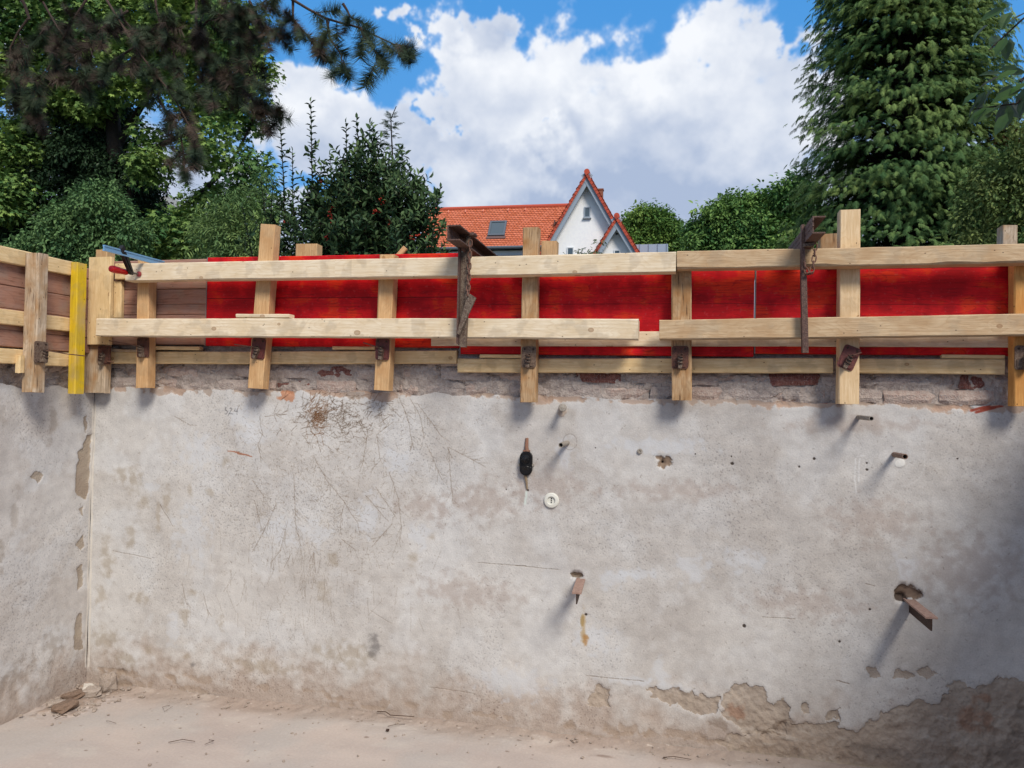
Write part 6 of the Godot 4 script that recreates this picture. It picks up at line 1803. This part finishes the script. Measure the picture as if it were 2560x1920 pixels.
func holly(mat: Material) -> void:
	var h := thing("holly_shrub", "large holly with upright shoots and red berries behind the left rail", "shrub", Vector3(0.2, 1.6, -3.2))
	var o := -h.position
	rng.seed = 670
	var lm := [leaf_mesh(1.0, 0.5, 0.25, 0.1), leaf_mesh(1.0, 0.46, 0.35, 0.25)]
	var xs := [[], []]; var cs := [[], []]; var berries := []
	var stems := st_new()
	var grow := func(p0: Vector3, p1: Vector3, r0: float, step: float, size: float, from: float, tipsize: float) -> void:
		var bend := Vector3(rng.randfn(), 0, rng.randfn()) * p0.distance_to(p1) * 0.05
		var mid := (p0 + p1) / 2 + bend
		tube(stems, [p0, mid, p1], [r0, r0 * 0.75, r0 * 0.4], 5, false)
		var L := p0.distance_to(p1)
		var n := int(L * (1.0 - from) / step)
		var a := rng.randf() * TAU
		for k in n + 1:
			var t := from + (1.0 - from) * k / maxi(1, n)
			var p := p0.lerp(mid, t * 2.0) if t < 0.5 else mid.lerp(p1, t * 2.0 - 1.0)
			var d := (p1 - p0).normalized()
			a += 2.4 + rng.randfn() * 0.3
			var side := d.cross(Vector3.RIGHT if absf(d.x) < 0.8 else Vector3.UP).normalized().rotated(d, a)
			var dir := (side + d * rng.randf_range(0.4, 0.9)).normalized()
			if k == n: dir = d
			var nrm := (d - dir * d.dot(dir)).normalized() if k < n else side
			var j := rng.randi() % 2
			var s := size * rng.randf_range(0.75, 1.2) * lerpf(1.0, tipsize, t)
			xs[j].append(Transform3D(Basis(dir, nrm, dir.cross(nrm)).scaled(Vector3.ONE * s), p))
			cs[j].append(Color(0.034, 0.075, 0.038).lerp(Color(0.13, 0.20, 0.08), clampf(0.25 + rng.randfn() * 0.3 + t * 0.2, 0, 1)))
	# upright shoots
	for q in [[-0.55, 4.52, 0.9], [-0.24, 4.54, 0.8], [0.16, 4.29, 0.6], [0.30, 4.30, 0.7], [0.45, 4.19, 0.5], [-0.33, 4.00, 0.5], [-0.04, 4.01, 0.5], [0.90, 3.68, 0.5], [1.09, 3.66, 0.5], [0.09, 3.85, 0.4], [0.59, 3.92, 0.5], [0.80, 3.82, 0.5], [-0.07, 3.76, 0.4], [0.50, 3.64, 0.4], [1.00, 3.34, 0.4], [-0.75, 3.78, 0.5], [-0.85, 3.49, 0.4], [-0.63, 3.39, 0.4], [-0.62, 3.75, 0.4], [-0.20, 3.70, 0.4]]:
		var top := Vector3(q[0], q[1], -3.0 + rng.randf_range(-0.12, 0.12)) + o
		var base := Vector3(float(q[0]) * 0.55 + 0.1, 1.6, -3.2) + o
		var fork := base.lerp(top, 0.45) + Vector3((float(q[0]) - 0.2) * 0.2, 0, 0)
		tube(stems, [base, fork], [0.016, 0.010], 6, false)
		grow.call(fork, top, 0.008, 0.020, 0.080, 0.12, 0.7)
		for k in 7:
			var t := rng.randf_range(0.05, 0.72)
			var p := fork.lerp(top, t)
			var a := rng.randf() * TAU
			var L: float = rng.randf_range(0.12, 0.30) * (1.0 - t * 0.75)
			grow.call(p, p + Vector3(cos(a) * L * 0.7, L * rng.randf_range(0.5, 1.0), sin(a) * L * 0.6), 0.004, 0.019, 0.076, 0.15, 0.9)
	# the body of the bush
	for k in 1500:
		var p := Vector3(0.36 + rng.randfn() * 0.42, 3.2 + rng.randfn() * 0.45, -3.1 + rng.randfn() * 0.18)
		if absf(p.x - 0.2) > 0.9 or p.y < 2.3: continue
		if p.y > 4.12 - absf(p.x - 0.42) * 0.95: continue
		p += o
		var d := (Vector3(rng.randfn() * 0.7, 0.9, rng.randfn() * 0.7 + 0.2)).normalized() * rng.randf_range(0.10, 0.22)
		grow.call(p, p + d, 0.004, 0.018, 0.076, 0.0, 0.9)
	put("stem", stems.commit(), M.bark, h)
	for j in 2: scatter("crown", lm[j], mat, h, xs[j], cs[j])
	for p in [[-0.02, 3.72], [0.10, 3.42], [0.54, 3.37], [0.66, 3.25], [0.30, 2.98], [0.62, 3.5], [0.9, 3.1], [-0.35, 3.3], [0.12, 3.35], [0.05, 3.18]]:
		for k in 2: berries.append(Vector3(float(p[0]) + rng.randfn() * 0.03, float(p[1]) + rng.randfn() * 0.03, -2.84) + o)
	var bx := []
	for p in berries:
		for k in 5:
			bx.append(Transform3D(Basis().scaled(Vector3.ONE * rng.randf_range(0.007, 0.010)), (p as Vector3) + Vector3(rng.randfn(), rng.randfn(), rng.randfn()) * 0.014))
	var ball := SphereMesh.new()
	ball.radius = 1.0; ball.height = 2.0; ball.radial_segments = 8; ball.rings = 5
	scatter("berries", ball, plain(Color(0.60, 0.16, 0.08), 0.35), h, bx, [])

func pine() -> void:
	var p := thing("pine_tree", "pine whose drooping brown-green branches hang into the upper left", "tree", Vector3(-4.6, 1.6, -2.4))
	var o := -p.position
	rng.seed = 680
	limb(p, [Vector3(0, 0, 0), Vector3(0.1, 2.5, 0), Vector3(0.0, 5.5, 0.1), Vector3(0.1, 8.5, 0)], 0.22, 0.08, M.pine_bark, "trunk", 12)
	# main limbs pass above what the camera sees and droop into it
	for q in [[[-4.55, 6.4, -2.35], [-2.2, 6.3, -1.8], [-0.4, 5.4, -1.5], [0.38, 4.69, -1.5]], [[-4.55, 5.7, -2.35], [-3.0, 5.9, -1.7], [-1.7, 5.4, -1.5], [-1.25, 4.83, -1.5]], [[-4.55, 6.0, -2.4], [-2.6, 6.2, -1.9], [-1.0, 5.6, -1.7], [-0.58, 4.88, -1.7]], [[-4.55, 5.2, -2.4], [-3.6, 5.8, -2.1], [-2.6, 5.6, -1.9], [-2.27, 5.12, -1.9]], [[-4.55, 5.0, -2.4], [-3.6, 5.6, -2.2], [-2.8, 5.4, -2.1], [-2.57, 5.07, -2.1]]]:
		limb(p, [Vector3(q[0][0], q[0][1], q[0][2]) + o, Vector3(q[1][0], q[1][1], q[1][2]) + o, Vector3(q[2][0], q[2][1], q[2][2]) + o, Vector3(q[3][0], q[3][1], q[3][2]) + o], 0.05, 0.013, M.pine_bark)
	var meshes := [needle_tuft(681, 170), needle_tuft(682, 170), needle_tuft(683, 120)]
	var xs := [[], [], []]; var cs := [[], [], []]
	var green0 := Color(0.030, 0.052, 0.034); var green1 := Color(0.078, 0.108, 0.064); var brown0 := Color(0.052, 0.040, 0.034); var brown1 := Color(0.115, 0.085, 0.066)
	var tuft := func(at: Vector3, d: Vector3, s: float, brown: float) -> void:
		var x := d.normalized()
		var y := x.cross(Vector3.BACK if absf(x.z) < 0.8 else Vector3.UP).normalized()
		var j := rng.randi() % 3
		xs[j].append(Transform3D(Basis(x, y, x.cross(y)).rotated(x, rng.randf() * TAU).scaled(Vector3.ONE * s), at))
		var t := rng.randf()
		cs[j].append(brown0.lerp(brown1, t) if rng.randf() < brown * 0.7 else green0.lerp(green1, t))
	# branches: points, how brown, side twigs per metre, tuft size
	for q in [
		[[0.38, 4.69, 0.66, 4.53, 0.95, 4.42, 1.14, 4.33, 1.31, 4.25], -1.5, 0.1, 10.0, 0.15],
		[[0.66, 4.53, 0.68, 4.39, 0.78, 4.24, 0.81, 4.15], -1.5, 0.1, 12.0, 0.15],
		[[0.38, 4.69, 0.33, 4.61, 0.43, 4.49, 0.55, 4.37, 0.58, 4.30], -1.5, 0.6, 20.0, 0.12],
		[[0.95, 4.42, 1.0, 4.32, 1.08, 4.22, 1.13, 4.15], -1.45, 0.1, 12.0, 0.15],
		[[0.80, 4.62, 0.84, 4.55, 0.86, 4.50], -1.5, 0.7, 16.0, 0.12],
		[[0.01, 4.72, 0.08, 4.58, 0.18, 4.49, 0.30, 4.41], -1.5, 0.6, 16.0, 0.12],
		[[-1.25, 4.83, -0.96, 4.44, -0.83, 4.24, -0.65, 4.04, -0.50, 3.79, -0.41, 3.54], -1.5, 0.85, 15.0, 0.12],
		[[-0.58, 4.88, -0.53, 4.50, -0.33, 4.29, -0.13, 4.10, 0.05, 3.91, 0.23, 3.86], -1.7, 0.75, 20.0, 0.13],
		[[-0.60, 4.75, -0.35, 4.70, -0.2, 4.62, -0.12, 4.45, -0.05, 4.3, 0.03, 4.12], -1.6, 0.75, 18.0, 0.13],
		[[-0.53, 4.50, -0.42, 4.25, -0.40, 4.05], -1.65, 0.7, 18.0, 0.13],
		[[-2.27, 5.12, -2.12, 4.90, -2.00, 4.77, -1.91, 4.64], -1.9, 0.7, 14.0, 0.13],
		[[-2.57, 5.07, -2.77, 4.81, -2.74, 4.49, -2.47, 4.14], -2.1, 0.6, 12.0, 0.14],
		[[-0.48, 4.53, -0.38, 4.65, -0.24, 4.67, -0.14, 4.69], -1.6, 0.7, 16.0, 0.13],
		[[-1.12, 4.54, -1.36, 4.44, -1.51, 4.37, -1.70, 4.30], -1.7, 0.75, 15.0, 0.13],
		[[-0.83, 4.23, -0.84, 4.01, -0.67, 3.79, -0.57, 3.43], -1.6, 0.9, 14.0, 0.12],
		[[-1.3, 4.9, -1.5, 4.7, -1.62, 4.5, -1.66, 4.3], -1.75, 0.75, 16.0, 0.13],
		[[-1.7, 5.1, -1.9, 4.8, -2.1, 4.6, -2.25, 4.35], -1.85, 0.7, 15.0, 0.13],
		[[-0.9, 4.9, -0.85, 4.7, -0.78, 4.52, -0.7, 4.35], -1.6, 0.75, 18.0, 0.13],
		[[-1.25, 4.83, -1.1, 4.62, -0.95, 4.60, -0.8, 4.68], -1.6, 0.8, 16.0, 0.13],
		[[-2.2, 5.0, -2.45, 4.75, -2.55, 4.5, -2.5, 4.3], -2.0, 0.65, 14.0, 0.14],
		[[-0.35, 4.95, -0.2, 4.8, -0.1, 4.6, 0.0, 4.5], -1.6, 0.7, 18.0, 0.13],
		[[0.31, 4.85, 0.2, 4.75, 0.12, 4.7], -1.5, 0.5, 16.0, 0.12]]:
		var v: Array = q[0]
		var pts := []
		for i in range(0, v.size(), 2): pts.append(Vector3(v[i], v[i + 1], float(q[1]) + rng.randf_range(-0.06, 0.06)) + o)
		limb(p, pts, 0.011, 0.004, M.pine_bark, "branch", 6)
		var c := Curve3D.new()
		for w in pts: c.add_point(w)
		var L := c.get_baked_length()
		var brown: float = q[2]
		var n := int(L * float(q[3]) * 1.3)
		var tw := st_new()
		var any := false
		for k in n:
			var t := (k + rng.randf()) / n
			if t < 0.12: continue
			var a := c.sample_baked(L * t)
			var d := (c.sample_baked(minf(L, L * t + 0.05)) - c.sample_baked(maxf(0.0, L * t - 0.05))).normalized()
			var e := (d * 0.7 + Vector3(rng.randfn() * 0.7, rng.randfn() * 0.5 - 0.45, rng.randfn() * 0.7)).normalized()
			var tl := rng.randf_range(0.03, 0.16)
			tube(tw, [a, a + e * tl], [0.004, 0.003], 4, false)
			any = true
			for g in 1 + int(tl / 0.07): tuft.call(a + e * (tl - 0.06 * g) - e * 0.02, e, float(q[4]) * rng.randf_range(0.8, 1.15), brown)
		tuft.call(c.sample_baked(L * 0.97), c.sample_baked(L) - c.sample_baked(L * 0.9), float(q[4]) * 1.15, brown * 0.4)
		tuft.call(c.sample_baked(L * 0.93), c.sample_baked(L) - c.sample_baked(L * 0.9) + Vector3(0.02, -0.05, 0.03), float(q[4]) * 1.1, brown * 0.4)
		if any: put("twigs", tw.commit(), M.pine_bark, p)
	var nm := leafy(Color(1, 1, 1), 0.6, 0.1)
	for j in 3: scatter("needles", meshes[j], nm, p, xs[j], cs[j])

func conifer(spr: Array, mat: Material) -> void:
	var t := thing("tall_conifer", "tall dense cypress with drooping green sprays on the right", "tree", Vector3(6.9, 1.6, -9.6))
	rng.seed = 690
	limb(t, [Vector3(0, 0, 0), Vector3(0.05, 4, 0), Vector3(0, 11.5, 0)], 0.24, 0.03, M.bark, "trunk", 10)
	var xs := [[], [], []]; var cs := [[], [], []]
	var rad := func(y: float) -> float: return 2.22 * pow(clampf(1.0 - (y - 1.0) / 12.2, 0.0, 1.0), 0.72)
	var limbs := st_new()
	for k in 1150:
		var y := 1.2 + 10.6 * pow(rng.randf(), 1.15)
		var a := rng.randf() * TAU
		var R: float = rad.call(y) * rng.randf_range(0.76, 1.04)
		var dir := Vector3(cos(a), 0, sin(a))
		var tip := dir * R + Vector3(0, y + 0.15, 0)
		tube(limbs, [Vector3(0, y - 0.35, 0), dir * R * 0.45 + Vector3(0, y + 0.05, 0), dir * R * 0.8 + Vector3(0, y - 0.02, 0)], [0.022, 0.014, 0.006], 4, false)
		var paleness := clampf(0.35 + rng.randfn() * 0.22 + (y - 5.0) * 0.035 + cos(a) * 0.1, 0, 1)  # paler upward and to the right: sunlit side painted into the tint
		for s in 46:
			var q := rng.randf_range(0.35, 1.0)
			var wide := R * 0.26 * q
			var lat := rng.randfn() * wide * 0.8
			var p := dir * R * q + dir.cross(Vector3.UP) * lat + Vector3(0, y + 0.15 - 0.22 * q * q - absf(lat) * 0.25 + rng.randfn() * 0.04, 0)
			var yaw := -a - lat / maxf(R, 0.4) * 0.9 + rng.randfn() * 0.35
			var j := rng.randi() % 3
			var b := Basis(Vector3.UP, yaw) * Basis(Vector3.BACK, -0.15 - 0.3 * q + rng.randfn() * 0.3) * Basis(Vector3.RIGHT, rng.randfn() * 0.35)
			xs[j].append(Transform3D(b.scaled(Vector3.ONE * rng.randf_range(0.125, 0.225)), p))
			cs[j].append(Color(0.068, 0.145, 0.052).lerp(Color(0.29, 0.39, 0.12), clampf(paleness + rng.randfn() * 0.12 + (q - 0.8) * 0.5, 0, 1)))
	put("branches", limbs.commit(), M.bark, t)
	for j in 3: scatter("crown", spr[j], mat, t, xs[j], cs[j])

func overhang() -> void:
	var t := thing("magnolia_tree", "branch with big dark oval leaves hanging in at the upper right", "tree", Vector3(6.3, 1.6, 0.4))
	var o := -t.position
	rng.seed = 695
	limb(t, [Vector3(0, 0, 0), Vector3(-0.1, 1.2, 0), Vector3(0.0, 2.6, 0.0)], 0.07, 0.03, M.bark, "trunk", 8)
	limb(t, [Vector3(-0.05, 1.5, 0), Vector3(-0.7, 2.0, 0.0), Vector3(-1.3, 1.72, -0.1), Vector3(-1.63, 1.46, -0.1)], 0.022, 0.006, M.bark)
	limb(t, [Vector3(-1.3, 1.72, -0.1), Vector3(-1.5, 1.50, -0.08), Vector3(-1.68, 1.34, -0.1), Vector3(-1.80, 1.36, -0.12)], 0.006, 0.003, M.bark)
	limb(t, [Vector3(-0.7, 2.0, 0.0), Vector3(-1.2, 2.0, -0.1), Vector3(-1.58, 1.76, -0.1), Vector3(-1.75, 1.60, -0.1)], 0.010, 0.003, M.bark)
	var mat := leafy(Color(0.20, 0.31, 0.13), 0.45, 0.4)
	var mat2 := leafy(Color(0.15, 0.24, 0.12), 0.45, 0.35)
	mat.vertex_color_use_as_albedo = false
	mat2.vertex_color_use_as_albedo = false
	var meshes := [leaf_mesh(0.095, 0.046, 0.12, 0.12), leaf_mesh(0.085, 0.042, 0.2, 0.25), leaf_mesh(0.105, 0.05, 0.08, 0.18)]
	for q in [[4.61, 3.37, 200], [4.58, 3.35, 215], [4.65, 3.38, 230], [4.62, 3.29, 215], [4.65, 3.28, 265], [4.67, 3.29, 250], [4.69, 3.34, 195], [4.60, 3.23, 228], [4.66, 3.42, 190], [4.70, 3.40, 240], [4.66, 3.15, 170], [4.69, 3.13, 165], [4.64, 3.09, 195], [4.66, 3.07, 215], [4.70, 3.10, 175], [4.61, 3.10, 205], [4.68, 3.04, 215], [4.71, 3.03, 230], [4.50, 3.01, 200], [4.52, 2.99, 210], [4.53, 3.02, 245], [4.57, 3.04, 225], [4.58, 2.96, 235], [4.56, 2.94, 215], [4.62, 2.96, 265], [4.65, 2.99, 300], [4.60, 2.91, 250], [4.69, 2.99, 245], [4.66, 3.01, 190], [4.53, 2.95, 225], [4.63, 2.99, 240], [4.55, 2.99, 250], [4.72, 3.37, 260], [4.74, 3.22, 220], [4.74, 3.07, 240]]:
		var a := deg_to_rad(float(q[2]) + rng.randfn() * 8.0)
		var d := Vector3(cos(a), sin(a), rng.randfn() * 0.35).normalized()
		var n := (Vector3(rng.randfn() * 0.4, 0.7, 0.75 + rng.randfn() * 0.4))
		n = (n - d * n.dot(d)).normalized()
		var at := Vector3(q[0], q[1], 0.3 + rng.randfn() * 0.06) + o
		put("leaf", meshes[rng.randi() % 3], mat if rng.randf() < 0.5 else mat2, t, Transform3D(Basis(d, n, d.cross(n)).scaled(Vector3.ONE * rng.randf_range(0.85, 1.15)), at))
